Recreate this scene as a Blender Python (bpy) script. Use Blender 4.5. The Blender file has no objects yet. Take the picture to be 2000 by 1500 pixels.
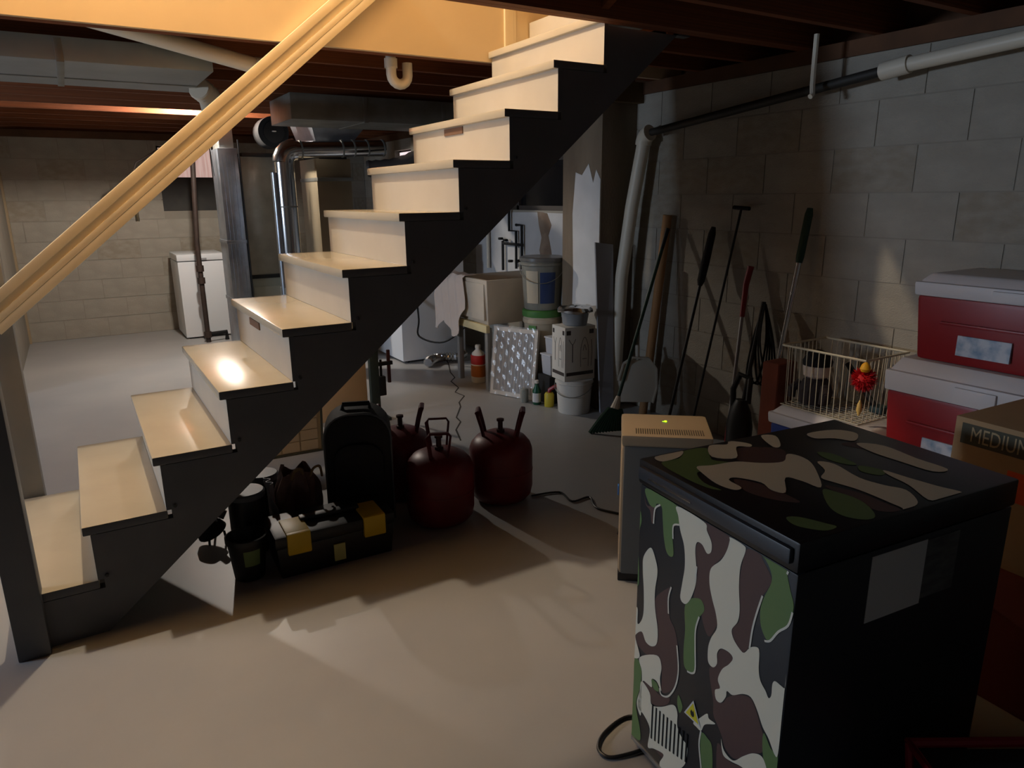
import bpy, bmesh, math, random
from mathutils import Vector, Matrix
random.seed(7)
R = math.radians
S = bpy.context.scene
COL = S.collection

# ------------------------------------------------------------------ camera
cam_d = bpy.data.cameras.new('camera'); cam = bpy.data.objects.new('camera', cam_d); COL.objects.link(cam)
cam_d.sensor_fit = 'HORIZONTAL'; cam_d.sensor_width = 36.0
cam_d.lens = 1384.945 / 2000 * 36.0
cam_d.clip_start = 0.02; cam_d.clip_end = 100
rx = Vector((0.85377535, -0.5205528, -0.0096143)); uy = Vector((0.14124846, 0.21381344, 0.96660886)); fw = Vector((0.50111528, 0.82662482, -0.25607593))
m = Matrix((rx, uy, -fw)).transposed().to_4x4(); m.translation = Vector((0, 0, 1.4218)); cam.matrix_world = m
S.camera = cam

# ------------------------------------------------------------------ world, light levels, exposure
W = bpy.data.worlds.new('world'); S.world = W; W.use_nodes = True
W.node_tree.nodes['Background'].inputs[0].default_value = (0.55, 0.65, 0.85, 1)
W.node_tree.nodes['Background'].inputs[1].default_value = 0.02
S.view_settings.view_transform = 'Standard'; S.view_settings.look = 'None'
S.view_settings.exposure = 0.28; S.view_settings.gamma = 1.0; S.view_settings.use_curve_mapping = False
STAIR_W = 130       # warm lamp of the stairwell above (outside the frame)
BULB_W = 140        # bulb in the joist bay by the furnace
COOL_LEFT_W = 85       # cool light from the left, source unseen (outside the frame)
WARM = (1.0, 0.82, 0.59); NEUT = (1.0, 0.91, 0.80); COOL = (0.66, 0.80, 1.0)

# ------------------------------------------------------------------ helpers
def lin(c):
    return tuple((v / 255 / 12.92) if v / 255 <= 0.04045 else ((v / 255 + 0.055) / 1.055) ** 2.4 for v in c) + (1.0,)

MATS = {}
def mat(name, rgb, rough=0.6, metal=0.0, var=0.0, scale=6.0, rgb2=None, bump=0.0, bscale=60.0, emit=0.0, stretch=None, coat=0.0, alpha=1.0, trans=0.0, spec=None):
    if name in MATS: return MATS[name]
    M = bpy.data.materials.new(name); M.use_nodes = True; MATS[name] = M
    nt = M.node_tree; b = nt.nodes['Principled BSDF']
    b.inputs['Base Color'].default_value = lin(rgb)
    b.inputs['Roughness'].default_value = rough; b.inputs['Metallic'].default_value = metal
    if coat: b.inputs['Coat Weight'].default_value = coat; b.inputs['Coat Roughness'].default_value = 0.15
    if spec is not None: b.inputs['Specular IOR Level'].default_value = spec
    if trans: b.inputs['Transmission Weight'].default_value = trans
    if alpha < 1: b.inputs['Alpha'].default_value = alpha
    if emit:
        b.inputs['Emission Color'].default_value = lin(rgb); b.inputs['Emission Strength'].default_value = emit
    if var or rgb2 or bump:
        tc = nt.nodes.new('ShaderNodeTexCoord'); mp = nt.nodes.new('ShaderNodeMapping')
        nt.links.new(tc.outputs['Object'], mp.inputs[0])
        if stretch: mp.inputs['Scale'].default_value = stretch
    if var or rgb2:
        n = nt.nodes.new('ShaderNodeTexNoise'); n.inputs['Scale'].default_value = scale; n.inputs['Detail'].default_value = 6
        nt.links.new(mp.outputs[0], n.inputs['Vector'])
        cr = nt.nodes.new('ShaderNodeValToRGB'); e = cr.color_ramp.elements
        e[0].position = 0.38; e[1].position = 0.68
        e[0].color = lin(rgb)
        e[1].color = lin(rgb2 if rgb2 else tuple(min(255, v * (1 + var)) for v in rgb))
        nt.links.new(n.outputs[0], cr.inputs[0]); nt.links.new(cr.outputs[0], b.inputs['Base Color'])
        if emit: nt.links.new(cr.outputs[0], b.inputs['Emission Color'])
    if bump:
        n2 = nt.nodes.new('ShaderNodeTexNoise'); n2.inputs['Scale'].default_value = bscale; n2.inputs['Detail'].default_value = 4
        nt.links.new(mp.outputs[0], n2.inputs['Vector'])
        bp = nt.nodes.new('ShaderNodeBump'); bp.inputs['Strength'].default_value = bump; bp.inputs['Distance'].default_value = 0.004
        nt.links.new(n2.outputs[0], bp.inputs['Height']); nt.links.new(bp.outputs[0], b.inputs['Normal'])
    return M

class MB:
    def __init__(s): s.v = []; s.f = []
    def add(s, vs, fs):
        n = len(s.v); s.v += [tuple(v) for v in vs]; s.f += [tuple(i + n for i in f) for f in fs]; return s
    def bb(s, x0, x1, y0, y1, z0, z1, M=None):
        vs = [(x0, y0, z0), (x1, y0, z0), (x1, y1, z0), (x0, y1, z0), (x0, y0, z1), (x1, y0, z1), (x1, y1, z1), (x0, y1, z1)]
        if M: vs = [M @ Vector(v) for v in vs]
        return s.add(vs, [(0, 3, 2, 1), (4, 5, 6, 7), (0, 1, 5, 4), (1, 2, 6, 5), (2, 3, 7, 6), (3, 0, 4, 7)])
    def taper(s, x0, x1, y0, y1, z0, z1, dx, dy):   # box whose bottom is inset by dx, dy
        vs = [(x0 + dx, y0 + dy, z0), (x1 - dx, y0 + dy, z0), (x1 - dx, y1 - dy, z0), (x0 + dx, y1 - dy, z0), (x0, y0, z1), (x1, y0, z1), (x1, y1, z1), (x0, y1, z1)]
        return s.add(vs, [(0, 3, 2, 1), (4, 5, 6, 7), (0, 1, 5, 4), (1, 2, 6, 5), (2, 3, 7, 6), (3, 0, 4, 7)])
    def bar(s, p0, p1, w, h, up=(0, 0, 1)):          # rectangular bar from p0 to p1
        p0, p1 = Vector(p0), Vector(p1); d = (p1 - p0).normalized(); sd = d.cross(Vector(up)).normalized(); u = sd.cross(d)
        vs = []
        for p in (p0, p1):
            for a, b in ((-1, -1), (1, -1), (1, 1), (-1, 1)): vs.append(p + sd * a * w / 2 + u * b * h / 2)
        return s.add(vs, [(0, 1, 2, 3), (7, 6, 5, 4), (0, 4, 5, 1), (1, 5, 6, 2), (2, 6, 7, 3), (3, 7, 4, 0)])
    def tube(s, path, r, n=10, closed=False, sq=(1, 1)):
        path = [Vector(p) for p in path]; m = len(path); rs = r if isinstance(r, (list, tuple)) else [r] * m
        ref = None; rings = []
        for i in range(m):
            a = path[(i - 1) % m] if (i > 0 or closed) else path[0]; b = path[(i + 1) % m] if (i < m - 1 or closed) else path[-1]
            t = (b - a).normalized()
            if ref is None:
                ref = t.orthogonal().normalized()
            ref = (ref - t * ref.dot(t)).normalized(); bi = t.cross(ref)
            rings.append([path[i] + (ref * math.cos(2 * math.pi * k / n) * sq[0] + bi * math.sin(2 * math.pi * k / n) * sq[1]) * rs[i] for k in range(n)])
        vs = [v for rg in rings for v in rg]; fs = []
        for i in range(m if closed else m - 1):
            j = (i + 1) % m
            for k in range(n): fs.append((i * n + k, i * n + (k + 1) % n, j * n + (k + 1) % n, j * n + k))
        if not closed:
            fs.append(tuple(range(n - 1, -1, -1))); fs.append(tuple((m - 1) * n + k for k in range(n)))
        return s.add(vs, fs)
    def cyl(s, p0, p1, r0, r1=None, n=20): return s.tube([p0, p1], [r0, r0 if r1 is None else r1], n)
    def lathe(s, prof, c=(0, 0, 0), n=28, sx=1, sy=1):
        vs = []; fs = []
        for r, z in prof:
            for k in range(n):
                a = 2 * math.pi * k / n; vs.append((c[0] + r * sx * math.cos(a), c[1] + r * sy * math.sin(a), c[2] + z))
        for i in range(len(prof) - 1):
            for k in range(n): fs.append((i * n + k, i * n + (k + 1) % n, (i + 1) * n + (k + 1) % n, (i + 1) * n + k))
        fs.append(tuple(range(n - 1, -1, -1))); fs.append(tuple((len(prof) - 1) * n + k for k in range(n)))
        return s.add(vs, fs)
    def prism(s, poly, f, t0, t1):                   # poly of (a, b); f(a, b, t) -> point
        n = len(poly); vs = [f(a, b, t0) for a, b in poly] + [f(a, b, t1) for a, b in poly]
        fs = [tuple(range(n)), tuple(range(2 * n - 1, n - 1, -1))] + [(i, i + n, (i + 1) % n + n, (i + 1) % n) for i in range(n)]
        return s.add(vs, fs)
    def sheet(s, nu, nv, f, thick=None):
        n = len(s.v); vs = [f(i / nu, j / nv) for j in range(nv + 1) for i in range(nu + 1)]
        fs = [(j * (nu + 1) + i, j * (nu + 1) + i + 1, (j + 1) * (nu + 1) + i + 1, (j + 1) * (nu + 1) + i) for j in range(nv) for i in range(nu)]
        return s.add(vs, fs)
    def build(s, name, mt, parent=None, bevel=0.0, smooth=True, loc=None, rotz=0.0, ang=35, end=None, seg=2, solid=0.0):
        me = bpy.data.meshes.new(name); bm = bmesh.new()
        for v in s.v: bm.verts.new(v)
        bm.verts.ensure_lookup_table()
        for f in s.f:
            try: bm.faces.new([bm.verts[i] for i in f])
            except ValueError: pass
        bmesh.ops.recalc_face_normals(bm, faces=bm.faces)
        if solid: bmesh.ops.solidify(bm, geom=list(bm.faces), thickness=solid)
        if bevel:
            es = [e for e in bm.edges if len(e.link_faces) == 2 and e.calc_face_angle() > R(25)]
            bmesh.ops.bevel(bm, geom=es, offset=bevel, segments=seg, affect='EDGES', profile=0.6, clamp_overlap=True)
        if end:
            for f in bm.faces:
                if end[1](f.normal, f.calc_center_median()): f.material_index = 1
        big = [f for f in bm.faces if len(f.verts) > 4]
        if big: bmesh.ops.triangulate(bm, faces=big)
        bm.to_mesh(me); bm.free()
        me.materials.append(mt)
        if end: me.materials.append(end[0])
        if smooth:
            for p in me.polygons: p.use_smooth = True
            me.set_sharp_from_angle(angle=R(ang))
        o = bpy.data.objects.new(name, me); COL.objects.link(o)
        if parent: o.parent = parent
        if loc: o.location = loc
        if rotz: o.rotation_euler.z = rotz
        return o

def tag(o, label, cat, group=None, kind=None):
    o['label'] = label
    if cat: o['category'] = cat
    if group: o['group'] = group
    if kind: o['kind'] = kind
    return o
def struct(o, label=None, cat=None):
    o['kind'] = 'structure'
    if label: o['label'] = label
    if cat: o['category'] = cat
    return o
def thing(name, label, cat, loc=(0, 0, 0), rotz=0.0, group=None):
    o = bpy.data.objects.new(name, None); COL.objects.link(o); o.empty_display_size = 0.1
    o.location = loc; o.rotation_euler.z = rotz
    return tag(o, label, cat, group)
def text(name, body, size, mt, parent, M, ext=0.0006, sx=1.0):
    c = bpy.data.curves.new(name, 'FONT'); c.body = body; c.size = size; c.extrude = ext; c.align_x = 'CENTER'; c.align_y = 'CENTER'; c.resolution_u = 3
    t = bpy.data.objects.new(name, c); COL.objects.link(t); bpy.context.view_layer.update()
    me = bpy.data.meshes.new_from_object(t); bpy.data.objects.remove(t); bpy.data.curves.remove(c)
    me.transform(M @ Matrix.Diagonal((sx, 1, 1, 1))); me.name = name
    me.materials.clear(); me.materials.append(mt)
    o = bpy.data.objects.new(name, me); COL.objects.link(o); o.parent = parent
    return o
def arc(c, a, b, r, t0, t1, n=8):                    # arc points around c in the plane of unit vectors a, b
    c, a, b = Vector(c), Vector(a), Vector(b)
    return [c + a * r * math.cos(R(t0 + (t1 - t0) * i / n)) + b * r * math.sin(R(t0 + (t1 - t0) * i / n)) for i in range(n + 1)]
def cells(lo, hi, holes):                            # rectangle minus holes -> list of rectangles
    us = sorted({lo[0], hi[0], *[h[0] for h in holes], *[h[1] for h in holes]}); vs = sorted({lo[1], hi[1], *[h[2] for h in holes], *[h[3] for h in holes]})
    out = []
    for i in range(len(us) - 1):
        for j in range(len(vs) - 1):
            cu, cv = (us[i] + us[i + 1]) / 2, (vs[j] + vs[j + 1]) / 2
            if not (lo[0] <= cu <= hi[0] and lo[1] <= cv <= hi[1]): continue
            if any(h[0] < cu < h[1] and h[2] < cv < h[3] for h in holes): continue
            out.append((us[i], us[i + 1], vs[j], vs[j + 1]))
    return out

# ------------------------------------------------------------------ materials
def floor_mat():
    M = mat('floor_paint', (158, 158, 158), 0.42, var=0.0, rgb2=(170, 169, 167), scale=1.3, bump=0.25, bscale=9, spec=0.45)
    return M
FLOOR = floor_mat()
BLOCK = mat('block_paint', (160, 154, 142), 0.8, rgb2=(170, 164, 152), scale=2.2, bump=0.8, bscale=45)
BLOCKS2 = mat('block_paint_stained', (152, 143, 127), 0.8, rgb2=(166, 159, 146), scale=4.0, bump=0.8, bscale=45)
MORTAR = mat('mortar_paint', (152, 146, 134), 0.9, bump=0.6)
JOIST = mat('joist_wood', (112, 60, 27), 0.75, rgb2=(140, 78, 36), scale=4, stretch=(0.4, 6, 6), bump=0.3)
PLANK = mat('subfloor_wood', (96, 60, 36), 0.8, rgb2=(120, 78, 46), scale=4, stretch=(6, 0.4, 6), bump=0.3)
CREAM = mat('cream_wall_paint', (212, 192, 158), 0.6, var=0.03, scale=3)
TREADW = mat('tread_white_paint', (186, 178, 160), 0.24, var=0.03, scale=5, bump=0.12, bscale=14, coat=0.4)
RISERW = mat('riser_white_paint', (188, 182, 170), 0.45, var=0.03, scale=6, bump=0.1, bscale=20)
STRGREY = mat('stringer_dark_grey_paint', (82, 84, 88), 0.55, var=0.08, scale=7, bump=0.1)
POSTGREY = mat('post_grey_paint', (128, 126, 124), 0.55, var=0.05)
RAILW = mat('rail_cream_gloss_paint', (228, 214, 184), 0.35, var=0.03, coat=0.3)
GALV = mat('galvanised_steel', (172, 178, 186), 0.32, metal=0.9, rgb2=(150, 156, 164), scale=9, bump=0.1, bscale=12)
GALVD = mat('dull_galvanised_steel', (138, 138, 132), 0.5, metal=0.6, rgb2=(120, 118, 110), scale=6)
CHROME = mat('bright_steel', (205, 205, 205), 0.18, metal=1.0)
PVC = mat('white_pvc', (222, 214, 196), 0.42)
BLACK = mat('black_plastic', (20, 20, 22), 0.45)
BLACKM = mat('black_matte', (14, 14, 15), 0.8)
BLACKF = mat('black_fabric', (22, 23, 26), 0.75, bump=0.4, bscale=250)
IRON = mat('dark_iron_pipe', (62, 48, 42), 0.6, rgb2=(48, 38, 34), scale=12)
WHITEG = mat('white_enamel', (228, 232, 236), 0.3)
WHITEP = mat('white_plastic', (216, 210, 200), 0.45)
GREYP = mat('grey_plastic', (120, 122, 124), 0.5)
CARD = mat('cardboard', (168, 140, 104), 0.85, var=0.06, scale=3)
RED = mat('red_plastic', (140, 19, 26), 0.4)
REDTANK = mat('maroon_paint', (112, 20, 32), 0.42, rgb2=(100, 18, 28), scale=8)
BLUE = mat('blue_plastic', (24, 52, 128), 0.45)
GREEN = mat('green_plastic', (26, 78, 48), 0.45)
YELLOW = mat('yellow_plastic', (214, 176, 20), 0.45)
PAPER = mat('paper_white', (206, 206, 204), 0.8)

# ------------------------------------------------------------------ setting
XW = 3.2; YB = 8.75
X0, RUN, RISE, YS, WD = -0.340, 0.232, 0.195, 2.5365, 0.9389
YF = YS + WD
OPX0, OPX1 = -0.95, 2.24        # stair opening in the floor above

# floor with crack
struct(MB().bb(-4.5, XW + .2, -1.6, YB + .2, -0.12, 0).build('floor', FLOOR, smooth=False), 'grey painted concrete basement floor with a long crack')
FL = bpy.data.objects['floor']
crack = [(2.84, 5.9), (2.66, 5.45), (2.55, 5.2), (2.50, 5.02), (2.42, 4.93), (2.38, 4.72), (2.30, 4.62), (2.31, 4.49), (2.2, 4.36), (2.16, 4.26), (2.02, 4.05), (2.0, 3.95), (1.9, 3.82), (1.83, 3.62)]
b = MB()
for (a, c), (d, e) in zip(crack, crack[1:]):
    dx, dy = d - a, e - c; L = math.hypot(dx, dy); nx, ny = -dy / L * .006, dx / L * .006
    b.add([(a - nx, c - ny, .0006), (a + nx, c + ny, .0006), (d + nx * .8, e + ny * .8, .0006), (d - nx * .8, e - ny * .8, .0006)], [(0, 1, 2, 3)])
b.build('crack', mat('crack_dark', (52, 48, 44), 0.9), FL, smooth=False)
# block walls: mortar bed plus every block as a child
def block_wall(name, label, u0, u1, holes, place, m1, m2, mm, top=2.03):
    # place(u, t, z) -> world point ; t = depth behind the face
    b = MB()
    for a, c, d, e in cells((u0, 0), (u1, top), holes):
        P = [place(a, .004, d), place(c, .004, d), place(c, .004, e), place(a, .004, e), place(a, .2, d), place(c, .2, d), place(c, .2, e), place(a, .2, e)]
        b.add(P, [(0, 1, 2, 3), (7, 6, 5, 4), (0, 4, 5, 1), (1, 5, 6, 2), (2, 6, 7, 3), (3, 7, 4, 0)])
    w = struct(b.build(name, mm, smooth=False), label)
    me = None; k = 0; rows = 10; bh = top / rows; bl = 0.406
    for r in range(rows):
        z0, z1 = r * bh + .003, (r + 1) * bh - .003
        u = u0 - (bl / 2 if r % 2 else 0)
        while u < u1 - .02:
            segs = [(max(u, u0) + .003, min(u + bl, u1) - .003)]
            for h in holes:
                if h[2] < z1 - .03 and h[3] > z0 + .03:
                    ns = []
                    for a, c in segs:
                        if c <= h[0] or a >= h[1]: ns.append((a, c)); continue
                        if a < h[0] - .02: ns.append((a, h[0]))
                        if c > h[1] + .02: ns.append((h[1], c))
                    segs = ns
            for a, c in segs:
                if c - a < .02: continue
                if me is None:
                    o = MB().bb(-.5, .5, -.5, .5, -.5, .5).build('block', m1, w, smooth=False); me = o.data
                    me2 = me.copy(); me2.materials.clear(); me2.materials.append(m2)
                else:
                    o = bpy.data.objects.new('block', me if random.random() < .7 else me2); COL.objects.link(o); o.parent = w
                off = random.uniform(0, .0015)
                p0, p1 = Vector(place(a, off, z0)), Vector(place(c, off + .09, z1))
                o.location = (p0 + p1) / 2; dlt = p1 - p0; o.scale = (abs(dlt.x), abs(dlt.y), abs(dlt.z))
            u += bl
    return w
WIN1 = (0.90, 1.46, 1.30, 1.98)
block_wall('wall_back', 'off-white painted block wall at the far end of the basement', -0.60, XW, [WIN1], lambda u, t, z: (u, YB + t, z), BLOCK, BLOCKS2, MORTAR)
WIN2 = (4.48, 5.27, 1.31, 1.72); WIN3 = (7.30, 7.74, 1.74, 1.92)
block_wall('wall_right', 'painted block wall the tools lean against', -1.6, YB, [WIN2, WIN3], lambda u, t, z: (XW + t, u, z), BLOCK, BLOCKS2, MORTAR)
struct(MB().bb(-.62, -.52, 6.35, YB, 0, 2.1).build('wall_partition', mat('partition_grey', (132, 124, 112), .8, var=.05), smooth=False), 'grey partition wall beside the far block wall')
struct(MB().bb(-.53, -.5, YB - .07, YB, 0, 2.05).build('trim_1', mat('trim_tan', (168, 148, 118), .7), smooth=False), 'narrow tan trim strip in the far corner')
struct(MB().bb(-4.6, -4.5, -1.6, YB, 0, 2.1).build('wall_left', BLOCK, smooth=False), 'painted block wall of the left bay')
struct(MB().bb(-4.5, XW, -1.7, -1.6, 0, 2.1).build('wall_front', BLOCK, smooth=False), 'painted block wall opposite the far end wall')
struct(MB().bb(-4.5, -.62, YB, YB + .1, 0, 2.1).build('wall_bay', BLOCK, smooth=False), 'painted end wall of the left bay')
# pilaster on the right wall
pil = struct(MB().bb(2.92, XW + .005, 3.70, 4.12, 0, 1.98).build('wall_pilaster', mat('pilaster_paint', (128, 112, 92), .75, rgb2=(108, 92, 74), scale=3, stretch=(2, 2, .5), bump=.4), bevel=.004), 'brown block pilaster with a peeling white paint patch')
b = MB()
poly = [(3.705, .35), (3.705, 1.52), (3.75, 1.58), (3.78, 1.50), (3.83, 1.62), (3.90, 1.55), (3.97, 1.57), (4.0, 1.3), (3.985, .9), (4.0, .35)]
b.prism(poly, lambda a, c, t: (t, a, c), 2.917, 2.922)
b.build('paint_patch', mat('white_patch_paint', (206, 206, 204), .7, var=.05), pil, smooth=False)
struct(MB().bb(2.86, XW, 3.64, 4.16, 1.98, 2.10).build('trim_2', mat('sill_wood', (96, 76, 46), .8, var=.2)), 'wooden bearing block on top of the pilaster')

# ceiling: planks, joists, opening
ceil = struct(MB().bb(-4.5, XW + .2, -1.6, -1.59, 2.33, 2.345).build('ceiling', PLANK, smooth=False), 'wooden basement ceiling with open joists')
me = None; k = 0; x = -4.5
while x < XW + .15:
    spans = [(-1.6, YB + .2)]
    if OPX0 - .1 < x < OPX1: spans = [(-1.6, YS - .04), (YF + .06, YB + .2)]
    for y0, y1 in spans:
        if me is None: o = MB().bb(-.5, .5, -.5, .5, -.5, .5).build('plank', PLANK, ceil, smooth=False); me = o.data
        else: o = bpy.data.objects.new('plank', me); COL.objects.link(o); o.parent = ceil
        o.location = (x + .07, (y0 + y1) / 2, 2.32 + random.uniform(0, .003)); o.scale = (.136, y1 - y0, .02)
    x += .14
ys = [YS - .045 - .406 * i for i in range(10)] + [YS - .085] + [YF + .045 + .406 * i for i in range(14)] + [YF + .085] + [YS + .3, YS + .64]
jme = None
for y in ys:
    if y > YB + .1 or y < -1.5: continue
    spans = [(-4.5, XW + .15)]
    if YS < y < YF: spans = [(-4.5, OPX0 - .09), (OPX1 + .14, XW + .15)]
    for a, c in spans:
        if jme is None: o = MB().bb(-.5, .5, -.5, .5, -.5, .5).build('joist', JOIST, ceil, smooth=False); jme = o.data
        else: o = bpy.data.objects.new('joist', jme); COL.objects.link(o); o.parent = ceil
        o.location = ((a + c) / 2, y, 2.205); o.scale = (c - a, .038, .21)
for a in (OPX0 - .07, OPX1 + .12):
    o = bpy.data.objects.new('joist', jme); COL.objects.link(o); o.parent = ceil; o.location = (a, (YS + YF) / 2, 2.205); o.scale = (.038, WD + .02, .21)
# bridging strips between the joists on the right
for y in (YS - .045 - .406 * i for i in range(1, 5)):
    for s in (-1, 1):
        MB().bar((1.95 + .03 * s, y + .02, 2.205 - .08 * s), (1.95 + .03 * s, y + .386, 2.205 + .08 * s), .035, .02, up=(0, 0, 1)).build('bridging', JOIST, ceil, smooth=False)
# sill plates
SILL = mat('sill_plate_wood', (88, 58, 36), .8, var=.2)
MB().bb(XW - .01, XW + .15, -1.6, YB, 2.03, 2.10).build('sill_plate', SILL, ceil, smooth=False)
MB().bb(-.6, XW, YB - .01, YB + .15, 2.03, 2.10).build('sill_plate', SILL, ceil, smooth=False)

for q in ((XW + .15, XW + .2, -1.6, YB + .2), (-4.6, XW + .2, YB + .15, YB + .2), (-4.6, -4.5, -1.6, YB + .2), (-4.6, XW + .2, -1.7, -1.6)):
    MB().bb(*q, 2.03, 2.345).build('rim_board', SILL, ceil, smooth=False)
# stairwell of the floor above
struct(MB().bb(OPX0 - .05, 3.6, YF + .002, YF + .03, 2.098, 4.75).build('wall_stairwell', CREAM, smooth=False), 'warm cream stairwell wall above the stairs')
struct(MB().bb(OPX0 - .05, 3.6, YS - .12, YS - .03, 2.31, 4.75).build('wall_stairwell_near', CREAM, smooth=False), 'cream stairwell wall on the open side')
struct(MB().bb(OPX0 - .1, OPX0 - .05, YS - .12, YF + .03, 2.31, 4.75).build('wall_stairwell_low', CREAM, smooth=False), 'cream stairwell end wall above the foot of the stairs')
struct(MB().bb(3.6, 3.65, YS - .12, YF + .03, 2.31, 4.75).build('wall_stairwell_top', CREAM, smooth=False), 'cream stairwell end wall at the head of the stairs')
struct(MB().bb(OPX0 - .1, 3.65, YS - .12, YF + .03, 4.75, 4.8).build('ceiling_stairwell', CREAM, smooth=False), 'cream stairwell ceiling')
struct(MB().bb(2.08, 2.13, YF - .012, YF + .004, 2.15, 4.3).bb(2.13, 2.15, YF - .006, YF + .004, 2.15, 4.3).build('trim_3', mat('cream_trim', (232, 214, 180), .5), bevel=.002), 'cream door casing at the head of the stairs')

# windows
def window(name, label, place, u0, u1, z0, z1, frame, panes):
    # place(u, t, z), t depth behind wall face
    w = bpy.data.objects.new(name, None); COL.objects.link(w); struct(w, label)
    def bx(a, c, t0, t1, d, e):
        P = [place(a, t0, d), place(c, t0, d), place(c, t0, e), place(a, t0, e), place(a, t1, d), place(c, t1, d), place(c, t1, e), place(a, t1, e)]
        return MB().add(P, [(0, 1, 2, 3), (7, 6, 5, 4), (0, 4, 5, 1), (1, 5, 6, 2), (2, 6, 7, 3), (3, 7, 4, 0)])
    f = .035
    fm = MB()
    for q in ((u0, u1, .06, .11, z0, z0 + f), (u0, u1, .06, .11, z1 - f, z1), (u0, u0 + f, .06, .11, z0, z1), (u1 - f, u1, .06, .11, z0, z1)):
        t = bx(*q); fm.add(t.v, t.f)
    fm.build('window_frame', frame, w, smooth=False)
    for nm, mt, a, c, t0, t1, d, e in panes: bx(a, c, t0, t1, d, e).build(nm, mt, w, smooth=False)
    return w
DAYP = mat('daylight_curtain', (232, 196, 186), .8, rgb2=(206, 170, 160), scale=9, stretch=(6, 6, .4), emit=.55)
DAYW = mat('daylight_pane', (240, 226, 228), .8, rgb2=(220, 196, 200), scale=9, stretch=(6, 6, .6), emit=1.0)
DARKPANE = mat('dark_panel', (52, 50, 48), .7, rgb2=(64, 62, 58), scale=5)
window('window_1', 'basement window with a pinkish curtain above a dark panel', lambda u, t, z: (u, YB + t, z), *WIN1, mat('window_frame_dark', (70, 62, 56), .6),
       [('curtain', DAYP, WIN1[0] + .02, WIN1[1] - .02, .05, .055, 1.655, 1.96), ('dark_panel', DARKPANE, WIN1[0] - .01, WIN1[1] + .01, .004, .03, 1.30, 1.655)])
window('window_2', 'dark window above the laundry sink edged in blue tape', lambda u, t, z: (XW + t, u, z), *WIN2, mat('window_frame_dark', (70, 62, 56), .6),
       [('pane', mat('dark_glass', (16, 18, 22), .15), WIN2[0], WIN2[1], .08, .09, WIN2[2], WIN2[3]), ('blue_tape', mat('blue_tape', (30, 70, 190), .6), WIN2[0] - .03, WIN2[0] + .01, -.004, .0, WIN2[2] - .02, WIN2[3])])
window('window_3', 'small bright window high on the wall behind the stairs', lambda u, t, z: (XW + t, u, z), *WIN3, mat('window_frame_dark', (70, 62, 56), .6),
       [('curtain', DAYW, WIN3[0] + .02, WIN3[1] - .02, .05, .055, WIN3[2] + .02, WIN3[3] - .02)])

# ------------------------------------------------------------------ staircase
st = thing('staircase', 'straight basement staircase with cream treads and dark grey stringers', 'staircase', (0, YS, 0))
isend = (STRGREY, lambda n, c: n.y < -.9)
for k in range(11):
    x = X0 + k * RUN; z = (k + 1) * RISE
    MB().bb(x, x + RUN + .025, 0, WD - .003, z - .032, z).build('tread', TREADW, st, bevel=.006, end=isend)
for k in range(12):
    x = X0 + k * RUN + .022; z = k * RISE
    MB().bb(x, x + .018, .0005, WD - .003, z, z + RISE - .032).build('riser', RISERW, st, smooth=False, end=isend)
def lowz(x): return .845 * (x + .078)
poly = [(X0 + .04, 0)]
for k in range(12):
    x = X0 + k * RUN + .04; zt = min((k + 1) * RISE - .032, 2.1)
    poly.append((x, zt)); poly.append((x + RUN, zt))
xe = poly[-1][0]; poly[-1] = (xe, 2.1); poly += [(xe, lowz(xe)), (-.078, 0)]
poly2 = poly[:-2] + [(xe, lowz(xe) + .085), (-.178, 0)]
for y0, pp in ((0.0, poly), (WD - .045, poly2)):
    MB().prism(pp, lambda a, c, t: (a, t, c), y0, y0 + .04).build('stringer', STRGREY, st, smooth=False)
# bolts on the stringer
for k in range(12):
    x = X0 + k * RUN + .05
    if k < 9: MB().cyl((x, -.006, k * RISE - .0 + .012 if k else .2), (x, .004, k * RISE + .012 if k else .2), .006, n=10).build('bolt', mat('bolt_dark', (44, 44, 46), .6), st)
# near newel post
MB().bb(-.335, -.245, -.045, .045, 0, 1.3).build('newel_post', STRGREY, st, bevel=.004)
# bare slots below two nosings
for x, y, z in ((1.536, 3.02, 1.705), (.608, 3.09, .912)):
    MB().bb(x - .003, x + .004, y - .09 - YS, y + .09 - YS, z - .014, z + .016).build('bare_patch', mat('bare_wood_brown', (112, 84, 66), .8), st, smooth=False)
# hand rail along the far side
def railz(x): return 1.02 + .846 * (x + .274)
sl = Vector((1, 0, .846)).normalized()
yr = 3.447 - YS
pa, pb = Vector((-.34, yr, railz(-.34))), Vector((1.42, yr, railz(1.42)))
up = Vector((-sl.z, 0, sl.x))
b = MB(); b.bar(pa + up * .032, pb + up * .032, .05, .038); b.bar(pa - up * .026, pb - up * .026, .05, .026)
rail = b.build('handrail', RAILW, st, bevel=.004)
MB().bar(pa - up * .002, pb - up * .002, .026, .09).build('rail_core', RAILW, rail, smooth=False)
MB().bar(pa - up * .056, pb - up * .056, .046, .034).build('rail_batten', RAILW, rail, bevel=.003)
for x in (.25, 1.1):
    MB().tube([(x, yr + .01, railz(x) - .05), (x, yr + .05, railz(x) - .07), (x, WD + .0, railz(x) - .07)] if x > .9 else [(x, yr, railz(x) - .06), (x, yr + .02, railz(x) - .10), (x, yr + .02, railz(x) - .13)], .008, 8).build('bracket', GALVD, rail)
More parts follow.
